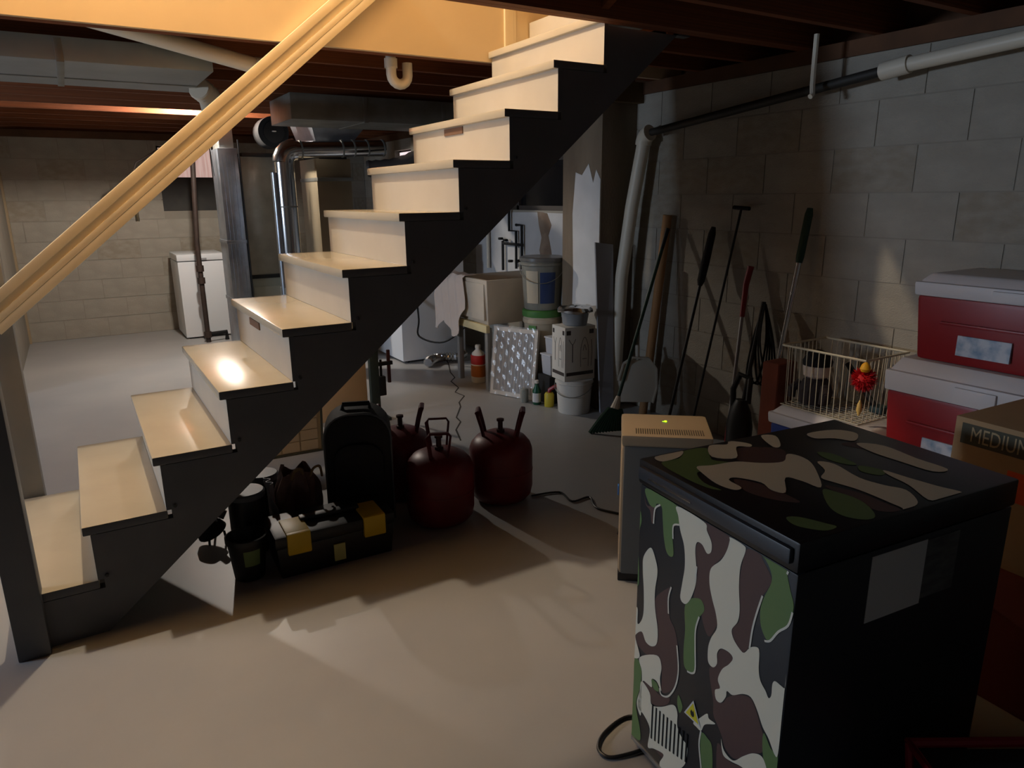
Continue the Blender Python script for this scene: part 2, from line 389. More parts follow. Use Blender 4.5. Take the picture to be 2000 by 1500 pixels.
# full height post on the far side
tag(MB().bb(-.345, -.255, YF + .005, YF + .095, 0, 2.1).build('support_post', POSTGREY, bevel=.004), 'grey square post standing beside the lowest steps', 'post')
CAMO = {
 'cream': [
  [(139,746),(227,746),(238,730),(254,710),(255,689),(243,679),(226,692),(210,690),(206,668),(212,633),(215,596),(202,550),(184,524),(166,530),(170,572),(175,615),(169,661),(153,693),(144,723)],
  [(50,602),(24,566),(23,528),(30,477),(33,423),(27,392),(11,371),(9,410),(3,414),(3,398),(3,339),(3,281),(3,266),(25,285),(6,322),(5,336),(29,359),(47,341),(71,343),(90,363),(91,402),(77,454),(74,500),(80,552),(69,583)],
  [(25,282),(92,331),(112,313),(109,275),(116,245),(97,260),(77,253),(79,231),(58,228),(42,223),(31,186),(21,148),(26,128),(40,120),(39,197),(36,248)],
  [(307,746),(343,746),(351,737),(341,698),(341,653),(348,602),(345,573),(331,546),(339,527),(360,515),(371,517),(385,538),(403,549),(409,539),(411,504),(418,482),(433,469),(442,459),(448,470),(448,495),(454,506),(470,506),(478,508),(478,533),(478,541),(478,442),(478,357),(470,348),(452,371),(434,386),(415,414),(397,429),(375,421),(348,399),(331,397),(329,381),(316,357),(301,355),(296,375),(310,390),(302,407),(312,438),(330,462),(340,483),(328,490),(304,484),(294,465),(296,442),(285,425),(269,429),(266,462),(273,491),(288,525),(282,555),(267,585),(256,617),(258,651),(285,683),(300,713),(306,738)],
  [(325,271),(336,249),(364,246),(390,278),(415,306),(439,318),(454,301),(459,277),(421,254),(387,250),(358,239),(334,237)],
  [(38,220),(72,209),(82,181),(120,203),(163,240),(179,229),(182,192),(202,174),(220,167),(220,132),(211,103),(178,57),(133,31),(124,41),(137,76),(98,62),(74,49),(79,107),(52,129),(26,134),(31,186)],
  [(235,244),(253,269),(277,300),(284,292),(304,293),(273,268),(262,243),(246,241)],
 ],
 'brown': [
  [(230,746),(304,746),(307,734),(298,708),(280,681),(258,651),(256,617),(267,585),(286,548),(285,528),(266,490),(249,502),(237,530),(242,547),(228,559),(209,553),(215,596),(214,634),(206,668),(213,691),(226,690),(243,681),(255,692),(252,714),(235,734)],
  [(389,746),(396,738),(421,712),(416,689),(404,665),(392,627),(386,579),(382,541),(366,514),(349,515),(333,533),(333,552),(348,575),(347,611),(341,662),(344,703),(351,737),(364,746)],
  [(133,540),(125,507),(132,459),(152,439),(168,395),(171,338),(160,287),(132,251),(116,248),(114,295),(108,324),(92,331),(57,308),(15,310),(3,325),(13,346),(33,359),(51,344),(75,345),(93,370),(90,412),(77,454),(81,488)],
  [(332,381),(359,407),(392,425),(409,414),(429,382),(439,361),(438,327),(410,302),(385,269),(363,251),(338,256),(324,280),(310,295),(296,311),(292,344),(284,369),(274,403),(276,421),(291,431),(295,464),(307,484),(331,489),(340,483),(330,462),(312,438),(302,407),(310,390),(296,372),(304,353),(322,361)],
  [(13,737),(27,704),(58,711),(60,682),(49,665),(40,694),(23,703)],
  [(46,226),(79,231),(111,230),(148,246),(135,219),(90,186),(69,195)],
  [(101,74),(136,93),(150,69),(127,62),(106,63)],
  [(314,249),(340,242),(359,236),(393,250),(401,226),(328,164)],
  [(3,209),(5,197),(3,139),(3,100)],
 ],
 'green': [
  [(24,746),(141,746),(149,705),(128,696),(127,666),(134,624),(121,613),(107,621),(96,652),(89,694),(83,722),(65,722),(58,709),(35,712)],
  [(390,746),(459,746),(457,739),(467,712),(478,687),(478,662),(467,636),(450,613),(433,585),(421,580),(406,600),(401,632),(407,662),(422,704),(417,727),(400,744)],
  [(209,553),(234,562),(246,544),(232,517),(221,485),(226,432),(227,381),(214,365),(193,367),(187,407),(188,460),(182,513),(193,537)],
  [(3,260),(18,271),(34,247),(31,197),(17,134),(38,76),(40,41),(5,32),(3,42),(3,133),(3,206)],
  [(3,678),(10,656),(4,632),(3,625)],
  [(3,554),(6,536),(9,488),(3,473),(3,477)],
  [(263,238),(282,240),(300,225),(304,143),(273,116),(263,195)],
  [(438,374),(459,353),(478,349),(478,300),(459,277),(440,329)],
  [(73,250),(97,255),(106,238),(87,231)],
  [(179,279),(195,258),(186,234),(176,255)],
 ],
 'line': [
  [(232,519),(223,481),(226,432),(230,383),(221,367),(204,361)],
  [(133,540),(125,507),(128,467)],
  [(164,404),(174,346),(167,295),(144,251),(118,236),(109,249)],
  [(404,665),(393,619),(386,579),(383,534)],
  [(459,746),(457,739)],
  [(478,671),(471,639),(450,613),(433,583),(419,574)],
  [(57,668),(60,707),(79,725)],
  [(130,662),(129,694),(149,705)],
  [(212,594),(214,634)],
  [(262,243),(259,203),(271,147)],
 ],
 'ttan': [
  [(31,10),(113,6),(83,37),(27,44)],
  [(198,9),(242,22),(264,6),(287,25),(296,50),(280,62),(251,47),(196,105),(151,72)],
  [(77,106),(113,115),(179,123),(224,156),(276,173),(321,142),(338,160),(331,202),(291,258),(231,321),(223,279),(206,247),(144,306),(127,282),(138,243),(110,197),(86,201),(81,244),(58,247),(48,204),(62,140)],
  [(346,210),(369,239),(349,321),(360,373),(378,412),(343,463),(297,475),(251,475),(233,475),(284,475),(291,437),(291,367),(279,316),(275,283),(318,256)],
  [(435,316),(444,370),(456,429),(469,475),(414,475),(337,475),(396,475),(372,465),(407,397),(419,341)],
  [(535,164),(579,207),(569,299),(568,377),(525,371),(517,299),(514,223)],
  [(366,12),(399,30),(354,90),(331,88)],
  [(487,54),(574,65),(600,112),(545,149),(517,113),(473,90)],
 ],
 'tbrown': [
  [(247,55),(304,75),(339,112),(299,158),(237,188),(208,156),(193,112)],
  [(101,200),(133,248),(139,310),(133,355),(98,324),(76,263)],
  [(249,315),(280,376),(282,432),(281,471),(238,455),(237,381)],
  [(503,147),(548,161),(521,197),(499,166)],
 ],
 'tgreen': [
  [(19,49),(78,43),(121,6),(180,20),(139,85),(164,124),(92,139),(53,135),(29,187),(35,235),(16,210),(9,137)],
  [(223,332),(240,348),(249,401),(224,454),(192,474),(159,446),(166,399)],
  [(56,393),(79,405),(100,445),(107,466),(74,467),(46,435),(44,411)],
  [(399,163),(422,194),(414,262),(389,249),(381,201)],
  [(412,270),(435,316),(404,333),(385,299)],
 ],
}
MB().bar((-.30, yr, railz(-.30)), (-.30, WD + .0045, railz(-.30)), .05, .07).build('rail_return', RAILW, rail, bevel=.003)

# ------------------------------------------------------------------ lamps
def light(name, parent, loc, watts, col, rad=.04, typ='POINT', size=None, rot=None):
    d = bpy.data.lights.new(name, typ); d.energy = watts; d.color = col
    if typ == 'POINT': d.shadow_soft_size = rad
    if size: d.shape = 'RECTANGLE'; d.size, d.size_y = size
    o = bpy.data.objects.new(name, d); COL.objects.link(o); o.parent = parent; o.location = loc
    if rot: o.rotation_euler = rot
    return o
BULB = mat('lit_bulb_warm', (255, 226, 170), .5, emit=6.0)
def bulb_prof(r): return [(.0, -r * 1.0), (r * .5, -r * .87), (r * .87, -r * .5), (r, 0), (r * .92, r * .45), (r * .6, r * 1.0), (r * .42, r * 1.35), (r * .42, r * 1.7)]
# lamp of the floor above: lights the cream stairwell, stands above the frame
light('stairwell_lamp_offscreen', None, (0.25, 3.38, 3.50), STAIR_W, WARM, .04)
# keyless ceiling bulbs between the joists
def keyless(label, loc, watts, col, rad=.025):
    ztop = 2.312 - loc[2]
    t = thing('ceiling_bulb', label, 'lamp', loc, group='bare bulbs between the joists')
    MB().lathe([(.02, .018), (.036, .02), (.045, .026), (.05, ztop)], n=18).build('socket', WHITEP, t)
    MB().lathe(bulb_prof(.024), n=16).build('bulb', BULB, t)
    light('bulb_light', t, (0, 0, -.02), watts, col, rad)
    return t
kb = keyless('bare bulb in the joist bay left of the furnace ducts', (.98, 6.565, 2.19), BULB_W, NEUT, .03)
MB().tube([(.03, 0, .05), (.10, .04, -.14), (.115, .05, -.45), (.12, .05, -.58)], .004, 6).build('pull_chain', CHROME, kb)
# cool light from the left, its source unseen; sized as an assumed basement window
light('cool_left_offscreen', None, (-4.47, 3.7, 1.68), COOL_LEFT_W, COOL, typ='AREA', size=(.45, .95), rot=(0, R(-90), 0))

# ------------------------------------------------------------------ camouflage freezer
FX, FY, FTH, FW_, FD, FH = 1.0892, 1.2010, -0.0942, 0.4807, 0.6494, 0.8142
fz = thing('chest_freezer', 'small black chest freezer wrapped in camouflage print', 'freezer', (FX, FY, 0), FTH)
# local frame: +x into the freezer, -y along the front face toward the near corner
FZB = mat('freezer_black', (34, 36, 40), .45)
MB().bb(0, FD, -FW_, 0, .02, FH - .066).build('body', FZB, fz, bevel=.004)
lid = MB().bb(-.006, FD + .004, -FW_ - .003, .003, FH - .062, FH).build('lid', mat('lid_black', (26, 26, 28), .35), fz, bevel=.006)
MB().bb(-.016, 0.0, -FW_ * .98, -.008, FH - .046, FH - .014).build('handle_lip', mat('lid_band_grey', (52, 56, 62), .35), lid, bevel=.005)
MB().bb(-.018, -.014, -.20, -.05, FH - .034, FH - .031).build('trim_line', CHROME, lid, smooth=False)
for x, y in ((.05, -.05), (.05, -FW_ + .05), (FD - .05, -.05), (FD - .05, -FW_ + .05)): MB().cyl((x, y, 0), (x, y, .022), .022).build('foot', BLACK, fz)
MB().bb(-.004, .012, -FW_ * .98, -.006, .02, .032).build('base_trim', GALV, fz, bevel=.001)
def crom(pts, n=5, closed=True):
    m = len(pts); out = []
    for i in range(m if closed else m - 1):
        g = lambda j: Vector(pts[j % m] if closed else pts[max(0, min(m - 1, j))])
        p0, p1, p2, p3 = g(i - 1), g(i), g(i + 1), g(i + 2)
        for k in range(n):
            t = k / n
            out.append(.5 * ((2 * p1) + (p2 - p0) * t + (2 * p0 - 5 * p1 + 4 * p2 - p3) * t * t + (3 * p1 - p0 - 3 * p2 + p3) * t ** 3))
    if not closed: out.append(Vector(pts[-1]))
    return out
CC = {'cream': (220, 216, 196), 'brown': (84, 62, 60), 'green': (96, 124, 74), 'line': (214, 212, 198), }
CM = {k: mat('camo_' + k, v, .5) for k, v in CC.items()}
CM.update(ttan=CM['cream'], tbrown=CM['brown'], tgreen=CM['green'])
NM = {'cream': 'cream_camo', 'brown': 'brown_camo', 'green': 'green_camo', 'line': 'cream_outline', 'ttan': 'tan_camo', 'tbrown': 'brown_camo', 'tgreen': 'green_camo'}
for i, key in enumerate(('brown', 'green', 'cream', 'line')):
    off = -.0004 * (i + 1)
    for pl_ in CAMO[key]:
        b = MB(); q = [(u / 1000, v / 1000) for u, v in pl_]
        if key == 'line':
            c = crom(q, 4, False); L_, R_ = [], []
            for j, p in enumerate(c):
                d = (c[min(j + 1, len(c) - 1)] - c[max(j - 1, 0)])
                if d.length < 1e-6: d = Vector((0, 1))
                d.normalize(); n = Vector((-d.y, d.x)) * .0022
                L_.append(p + n); R_.append(p - n)
            m_ = len(c)
            b.add([(off, -p.x, p.y) for p in L_ + R_], [(j, j + 1, m_ + j + 1, m_ + j) for j in range(m_ - 1)])
        else:
            c = [(max(.002, min(FW_ - .002, p.x)), max(.025, min(FH - .066, p.y))) for p in crom(q, 5)]
            b.add([(off, -p[0], p[1]) for p in c], [tuple(range(len(c)))])
        b.build(NM[key], CM[key], fz, smooth=False)
for i, key in enumerate(('tbrown', 'tgreen', 'ttan')):
    z = FH + .0004 * (i + 1)
    for pl_ in CAMO[key]:
        c = [(max(.008, min(FD - .008, p.x)), max(.008, min(FW_ - .008, p.y))) for p in crom([(u / 1000, v / 1000) for u, v in pl_], 4)]
        MB().add([(p[0], -p[1], z) for p in c], [tuple(range(len(c)))]).build(NM[key], CM[key], lid, smooth=False)
# louvre slots, warning triangle, paper label
SLOT = mat('slot_black', (6, 6, 6), .8)
for i in range(10):
    u = .085 + i * .0145; MB().bb(-.0026, .002, -u - .0045, -u, .085 + .004 * i, .185 + .0015 * i).build('vent_slot', SLOT, fz, smooth=False)
for i in range(5):
    u = .285 + i * .0145; MB().bb(-.0026, .002, -u - .0045, -u, .06, .15).build('vent_slot', SLOT, fz, smooth=False)
TRI = lambda s, cu, cv: [(-.0024, -cu - .0, cv + .030 * s), (-.0024, -cu + .025 * s, cv - .016 * s), (-.0024, -cu - .025 * s, cv - .016 * s)]
w_ = MB().add(TRI(1.15, .232, .268), [(0, 1, 2)]).build('warning_sticker', PAPER, fz, smooth=False)
MB().add([(x - .0004, y, z) for x, y, z in TRI(.9, .232, .268)], [(0, 1, 2)]).build('yellow_triangle', mat('warning_yellow', (214, 200, 40), .5), w_, smooth=False)
fl = [(-.005, 0.012), (-.009, .003), (-.006, -.006), (0, -.009), (.006, -.006), (.008, .002), (.003, .016), (.001, .007)]
MB().add([(-.0032, -.232 - a * .8, .266 + c * .8) for a, c in fl], [tuple(range(len(fl)))]).build('flame_symbol', mat('flame_black', (20, 20, 10), .7), w_, smooth=False)
MB().bb(.20, .365, -FW_ - .0012, -FW_, FH - .225, FH - .078).build('paper_label', PAPER, fz, smooth=False)
MB().bb(.365, .47, -FW_ - .0012, -FW_, FH - .215, FH - .08).build('printed_label', mat('label_dark', (96, 96, 94), .7, rgb2=(70, 70, 70), scale=60, stretch=(.3, 1, 1)), fz, smooth=False)
MB().tube(crom([(.10, .01, .02), (.05, .08, .006), (-.04, .06, .006), (-.09, .02, .006), (-.085, -.02, .006), (-.03, -.035, .006), (.04, -.04, .006)], 6, False), .005, 8).build('power_cord', BLACK, fz)

# ------------------------------------------------------------------ dehumidifier
dh = thing('dehumidifier', 'tan and grey dehumidifier standing behind the camouflage freezer', 'dehumidifier', (1.80, 1.865, 0), R(-40))
DT = mat('dehumidifier_tan', (158, 140, 116), .5); DG = mat('dehumidifier_grey', (92, 94, 94), .5)
MB().bb(-.16, .16, -.135, .135, .03, .545).build('shell', DT, dh, bevel=.018)
MB().bb(-.15, .152, -.139, -.10, .035, .545).build('front_panel', DG, dh, bevel=.006)
top = MB().taper(-.163, .163, -.139, .138, .54, .588, .004, .004).build('top_cover', DT, dh, bevel=.014)
for i in range(30):
    x = -.11 + i * .0082; MB().bb(x, x + .003, -.115, -.055, .5865, .589).build('grille_slot', mat('slot_brown', (70, 58, 44), .8), top, smooth=False)
MB().bb(-.16, .16, -.13, .13, .0, .032).build('base', BLACK, dh, bevel=.004)
G = mat('green_led', (150, 255, 20), .5, emit=3.0)
text('display', '-8', .022, G, top, Matrix.Translation((.0, .04, .589)))
tg = MB().bb(-.168, -.163, .10, .125, .25, .29).build('blue_tag', mat('tag_blue', (60, 120, 200), .5), dh, bevel=.001)
MB().tube(crom([(-.10, .14, .06), (-.16, .25, .006), (-.12, .42, .006), (-.26, .50, .006), (-.30, .62, .006), (-.38, .56, .006), (-.45, .66, .006), (-.58, .60, .006)], 6, False), .005, 8).build('power_cord', BLACK, dh)

# ------------------------------------------------------------------ coolers, boxes on the right
def cooler(label, body, loc, L, D, hb, hl, label_part=True, rz=0.0, group=None):
    # long face toward -x, length along y; loc = corner (x face, far y, z base)
    t = thing('cooler', label, 'cooler', loc, rz, group)
    MB().taper(0, D, -L, 0, 0, hb, .018, .018).build('body', body, t, bevel=.016)
    MB().taper(-.012, D + .012, -L - .012, .012, hb - .002, hb + hl * .62, .004, .004).build('lid', mat('cooler_lid_white', (206, 204, 206), .5), t, bevel=.012)
    MB().taper(.03, D - .03, -L + .03, -.03, hb + hl * .6, hb + hl, -.03, -.03).build('lid_crown', mat('cooler_lid_white', (206, 204, 206), .5), t, bevel=.01)
    MB().bb(-.02, -.008, -L * .62, -L * .40, hb + .004, hb + hl * .5).build('latch', mat('cooler_lid_white', (206, 204, 206), .5), t, bevel=.004)
    MB().bb(-.010, .01, -L * .85, -L * .15, hb * .60, hb * .64).build('body_rib', body, t, bevel=.003)
    if label_part: MB().bb(-.002 + .004, .004 + .01, -L * .52, -L * .25, hb * .16, hb * .46).build('label_sticker', mat('cooler_sticker', (196, 204, 214), .6, rgb2=(120, 150, 180), scale=26), t, smooth=False)
    for y in (-L + .006, -.006):
        MB().tube([(D * .25, y + (-.02 if y < -.1 else .02), hb * .78), (D * .25, y + (-.03 if y < -.1 else .03), hb * .70), (D * .75, y + (-.03 if y < -.1 else .03), hb * .70), (D * .75, y + (-.02 if y < -.1 else .02), hb * .78)], .009, 8).build('side_handle', mat('cooler_lid_white', (206, 204, 206), .5), t)
    return t
tag(MB().bb(2.74, 3.16, .85, 1.58, 0, .352).build('storage_box', mat('box_dark_brown', (90, 62, 46), .8), bevel=.004), 'plain brown storage box under the red coolers', 'box')
cooler('red cooler with white lid at the bottom of its stack, beside the cardboard box', RED, (2.74, 1.585, .352), .66, .42, .30, .135, group=None)
cooler('red cooler with white lid stacked on top of another red cooler', RED, (2.77, 1.53, .788), .68, .40, .25, .085)
cooler('blue cooler with white lid under the wire basket', BLUE, (2.75, 2.14, 0), .52, .38, .36, .085, label_part=False)
# cardboard boxes
bx = thing('cardboard_box', 'brown cardboard moving box printed MEDIUM in front of the coolers', 'box', (2.10, 1.0, .401), R(-3))
MB().bb(0, .56, -.50, 0, 0, .40).build('body', CARD, bx, bevel=.003)
MB().bb(-.0006, .0, -.46, -.02, .325, .385).build('print_band', mat('print_grey', (78, 76, 62), .8), bx, smooth=False)
text('lettering', 'MEDIUM', .062, mat('print_tan', (176, 156, 120), .8), bx, Matrix.Translation((-.0012, -.122, .354)) @ Matrix.Rotation(R(-90), 4, 'Z') @ Matrix.Rotation(R(90), 4, 'X'), ext=.0003, sx=.66)
MB().bb(-.0008, .0, -.44, -.155, .20, .285).build('orange_label', mat('label_orange', (214, 84, 36), .7), bx, smooth=False)
MB().bb(0, .56, -.262, -.238, .3995, .4008).build('packing_tape', mat('packing_tape', (150, 120, 82), .35), bx, smooth=False)
bx = thing('cardboard_box', 'dark red cardboard box under the MEDIUM moving box', 'box', (2.08, 1.02, 0), R(-3))
MB().bb(0, .60, -.92, 0, 0, .40).build('body', mat('card_red', (110, 44, 30), .8), bx, bevel=.003)  # lengthened toward the camera to cover floor the stairwell lamp lights
MB().bb(0, .60, -.475, -.445, .3995, .4006).build('packing_tape', mat('packing_tape', (150, 120, 82), .35), bx, smooth=False)
# tote in the near right corner
t = thing('tote_bag', 'dark grey fabric tote with red trim beside the freezer', 'bag', (1.372, .645, 0), R(-31.4))
MB().taper(0, .62, -.40, 0, 0, .285, .03, .03).build('body', mat('tote_grey', (44, 46, 50), .8, bump=.4, bscale=200), t, bevel=.03, seg=3)
MB().tube([(0, -.4, .288), (.62, -.4, .288), (.62, 0, .288), (0, 0, .288)], .011, 8, closed=True).build('red_trim', mat('tote_red', (170, 16, 44), .5), t)
MB().tube([(.0, 0, .29), (.006, -.002, .24), (.012, -.006, .18)], .009, 8).build('red_strap', mat('tote_red', (170, 16, 44), .5), t)

# wire basket with toys on the blue cooler
wb = thing('wire_basket', 'white wire basket standing on the blue cooler', 'basket', (2.79, 1.72, .445))
BW = mat('basket_wire', (206, 196, 170), .4); bl, bw_, bh = .40, .30, .29
def rim(z, r, g=0.0): return MB().tube([(-g, -g, z), (bw_ + g, -g, z), (bw_ + g, bl + g, z), (-g, bl + g, z)], r, 6, closed=True)
rim(bh, .0055, .008).build('rim', BW, wb); rim(.004, .003).build('base_ring', BW, wb)
for i in range(1, 13):
    y = bl * i / 13
    MB().tube([(-.008, y, bh), (0, y, .004), (bw_, y, .004), (bw_ + .008, y, bh)], .0022, 5).build('wire', BW, wb)
for i in range(1, 10):
    x = bw_ * i / 10
    MB().tube([(x, -.008, bh), (x, 0, .004), (x, bl, .004), (x, bl + .008, bh)], .0022, 5).build('wire', BW, wb)
# toys
t = thing('pompom_ornament', 'red fluffy pompom with a yellow top hung on the basket corner', 'ornament', (2.785, 1.715, .655))
b = MB(); 
for i in range(420):
    u = random.uniform(-1, 1); a = random.uniform(0, 2 * math.pi); s_ = math.sqrt(1 - u * u); d = Vector((s_ * math.cos(a), s_ * math.sin(a), u)); n = d.orthogonal().normalized() * .004; m2 = d.cross(n)
    tip = d * random.uniform(.05, .062); base = d * .028
    b.add([base + n, base - n * .5 + m2, base - n * .5 - m2, tip], [(0, 1, 3), (1, 2, 3), (2, 0, 3)])
b.build('fluff', mat('fluff_red', (206, 10, 24), .7), t, smooth=False)
MB().lathe([(.004, -.03), (.028, -.024), (.042, 0), (.028, .024), (.004, .03)], n=14).build('core', mat('fluff_red', (206, 10, 24), .7), t)
MB().lathe([(.016, .038), (.022, .05), (.016, .068), (.005, .078)], (-.012, -.01, 0), 12).build('yellow_top', mat('toy_yellow', (232, 170, 30), .6), t)
MB().tube([(-.005, 0, -.04), (-.007, 0, -.09)], .0015, 6).build('string', BW, t)
MB().lathe([(.003, -.16), (.012, -.135), (.010, -.11), (.003, -.09)], (-.007, 0, 0), 10).build('yellow_tail', mat('toy_cream', (236, 196, 110), .5), t)
def plush(label, name, loc, bodyc, facec, capc, s=1.0):
    t = thing(name, label, 'toy', loc)
    MB().lathe([(.02 * s, 0), (.062 * s, .012 * s), (.068 * s, .06 * s), (.05 * s, .105 * s), (.03 * s, .12 * s)], n=20).build('body', mat(name + '_body', bodyc, .9, bump=.5, bscale=160), t)
    MB().lathe([(.02 * s, .105 * s), (.05 * s, .125 * s), (.055 * s, .16 * s), (.04 * s, .195 * s), (.012 * s, .21 * s)], n=20).build('head', mat(name + '_head', facec, .9, bump=.5, bscale=160), t)
    MB().lathe([(.056 * s, .168 * s), (.058 * s, .185 * s), (.04 * s, .218 * s), (.01 * s, .23 * s)], n=20).build('cap', mat(name + '_cap', capc, .9, bump=.5, bscale=160), t)
    for sg in (-1, 1): MB().tube([(-.02 * s, sg * .055 * s, .09 * s), (-.045 * s, sg * .075 * s, .06 * s), (-.05 * s, sg * .07 * s, .025 * s)], [.016 * s, .018 * s, .014 * s], 10).build('arm', mat(name + '_arm', bodyc, .9), t)
plush('dark plush toy with pale face and black cap in the wire basket', 'plush_toy', (2.885, 2.01, .455), (52, 44, 46), (206, 190, 176), (16, 16, 18), 1.15)
tag(MB().bb(2.84, 2.98, 2.185, 2.285, 0, .62).build('storage_crate', mat('crate_rust', (110, 52, 34), .8, var=.1), bevel=.012, seg=3), 'rust brown crate standing behind the blue cooler', 'crate')
t = thing('toy_shovel', 'dark toy tool lying inside the wire basket', 'toy', (3.02, 1.80, .455))
MB().tube([(0, -.02, .01), (.02, .16, .19)], .014, 8).build('shaft', BLACK, t); MB().bb(-.03, .04, -.06, .0, .0, .03).build('blade', mat('toy_teal', (40, 62, 66), .6), t, bevel=.008)
# ------------------------------------------------------------------ tools leaning on the right wall
def leaning(name, label, cat, p0, p1):
    # Empty at the foot p0; returns root and a function mapping distance along the shaft and side offset to local points
    t = thing(name, label, cat, p0); d = (Vector(p1) - Vector(p0)); L = d.length
    return t, d / L, L
# green broom
t, d, L = leaning('broom', 'green angle broom leaning against the wall beside the drain pipe', 'broom', (2.63, 3.22, .0), (3.13, 3.30, 1.22))
MB().tube([d * .22, d * (L - .12)], .011, 10).build('handle', mat('broom_handle_green', (28, 62, 46), .4), t)
MB().tube([d * (L - .13), d * (L - .0)], [.011, .013], 10).build('grip', BLACK, t)
MB().tube([d * .17, d * .25], [.03, .014], 10).build('collar', mat('collar_white', (214, 204, 186), .5), t)
sd = Vector((.62, -.78, 0))
b = MB()
for i in range(13):
    f = (i - 6) / 6
    b.tube([d * .17 + sd * f * .035, d * .10 + sd * f * .07 + Vector((0, 0, .0)), Vector((0, 0, .004)) + sd * f * .11 + d * (.02 + .02 * f)], [.014, .016, .013], 6)
b.build('bristles', mat('bristle_green', (22, 58, 36), .8), t)
# dustpan clipped to the broom
t = thing('dustpan', 'white dustpan clipped upright on the green broom', 'dustpan', (2.95, 3.325, .135), R(-35))
DP = mat('dustpan_white', (206, 202, 190), .45)
poly = [(-.10, .0), (.10, 0), (.125, .10), (.12, .22), (.07, .285), (-.03, .29), (-.09, .25), (-.12, .14)]
b = MB(); b.prism(poly, lambda a, c, tt: (a, tt + c * .12, c), 0, .006); b.build('pan', DP, t, bevel=.002)
b = MB()
for (a, c), (e, g) in zip(poly[1:], poly[2:]): b.bar((a, -.012 + c * .12, c), (e, -.012 + g * .12, g), .008, .035, up=(0, 1, 0))
b.build('rim', DP, t)
MB().tube([(0, .03, .27), (0, .06, .36)], .014, 8).build('grip', DP, t)
# black pole with a thick grip
t, d, L = leaning('pole_tool', 'black pole with a thick black grip leaning on the block wall', 'tool', (2.86, 2.97, 0), (3.15, 2.95, 1.24))
MB().tube([d * 0, d * (L - .1)], .0095, 10).build('shaft', BLACK, t)
MB().tube([d * (L - .34), d * (L - .31), d * (L - .2), d * (L - .04), d * L], [.013, .022, .024, .021, .012], 12).build('grip', BLACKM, t)
# thin T topped rod
t, d, L = leaning('rod_tool', 'thin black rod with a small T handle leaning on the wall', 'tool', (2.88, 2.80, 0), (3.16, 2.765, 1.35))
MB().tube([d * 0, d * L], .007, 8).build('shaft', BLACK, t)
MB().tube([d * L + Vector((0, .055, .0)), d * L + Vector((0, -.055, -.006))], .011, 8).build('t_handle', BLACKM, t)
MB().tube([d * 0, d * .06], [.016, .012], 8).build('tip', BLACKM, t)
# red and silver grabber
t, d, L = leaning('grabber_tool', 'red and silver reaching tool leaning beside a black cord bundle', 'tool', (2.93, 2.56, 0), (3.14, 2.675, 1.0))
MB().tube([d * .16, d * (L - .22)], .010, 10).build('shaft', mat('silver_tube', (170, 170, 172), .3, metal=.8), t)
MB().tube([d * (L - .24), d * (L - .10), d * (L - .06), d * L + Vector((0, -.02, .04))], [.014, .016, .017, .018], 10).build('grip', RED, t)
MB().tube([d * .0, d * .18], [.010, .014], 8).build('jaw_sleeve', RED, t)
# black power tool with looped cord
t = thing('string_trimmer', 'black power tool with looped black cord leaning on the wall', 'tool', (2.93, 2.475, 0))
MB().lathe([(.03, 0), (.07, .01), (.075, .22), (.06, .30), (.03, .36)], n=18, sx=.8, sy=1.0).build('housing', BLACK, t)
MB().tube([(0, .05, .30), (.02, .075, .40), (.05, .06, .48), (.05, -.01, .47), (.02, -.03, .34)], .016, 8).build('loop_handle', BLACK, t)
MB().tube([(.02, 0, .36), (.19, .06, .86)], .011, 8).build('shaft', BLACK, t)
for i in range(5):
    y = .03 - .012 * i; MB().tube(crom([(.19, .05, .86), (.14 - .01 * i, .07 - .02 * i, .66), (.10, .06 - .035 * i, .46), (.12 + .01 * i, .0 - .02 * i, .45), (.16, -.0 - .012 * i, .66), (.19, .045, .85)], 5, False), .0055, 6).build('cord_loop', BLACKM, t)
# silver extension pole
t, d, L = leaning('extension_pole', 'silver extension pole with a green grip leaning on the wall', 'tool', (2.92, 2.335, 0), (3.15, 2.325, 1.35))
MB().tube([d * .3, d * (L - .26)], .0105, 12).build('shaft', CHROME, t); MB().tube([d * .62, d * (L - .26)], .0135, 12).build('sleeve', CHROME, t)
MB().tube([d * (L - .27), d * (L - .24), d * (L - .03), d * L], [.016, .02, .02, .014], 12).build('grip', mat('grip_green', (18, 58, 42), .6), t)
MB().tube([d * 0, d * .05, d * .30, d * .34], [.03, .034, .022, .012], 12).build('foot_sleeve', BLACK, t)

# ------------------------------------------------------------------ pipes on the right wall
t = thing('drain_pipe', 'white plastic drain pipe standing against the pilaster and running along the wall top', 'pipe', (3.06, 3.62, 0))
MB().tube([(-.03, .033, 0), (.0, .02, .9), (.025, -.03, 1.35), (.05, -.09, 1.72)], .042, 16).build('standpipe', PVC, t)
MB().tube(arc((.05, -.16, 1.72), (0, 1, 0), (0, 0, 1), .07, 0, 80, 6), .05, 16).build('elbow', PVC, t)
MB().tube([(.05, -.16, 1.79), (.05, -1.66, 1.935)], .022, 12).build('wall_run', mat('pipe_dark', (44, 42, 38), .6), t)
MB().tube([(.05, -1.62, 1.93), (.05, -1.74, 1.943)], .038, 16).build('coupling', PVC, t)
MB().tube([(.05, -1.70, 1.94), (.05, -3.6, 2.05)], .03, 16).build('white_run', PVC, t)
t = tag(MB().tube([(3.02, 2.28, 2.12), (3.02, 2.28, 1.98), (3.015, 2.275, 1.9), (3.0, 2.26, 1.86), (2.985, 2.26, 1.85)], .012, 8).build('pipe_hook', PVC), 'short white hook hanging from the joists above the tools', 'hook')
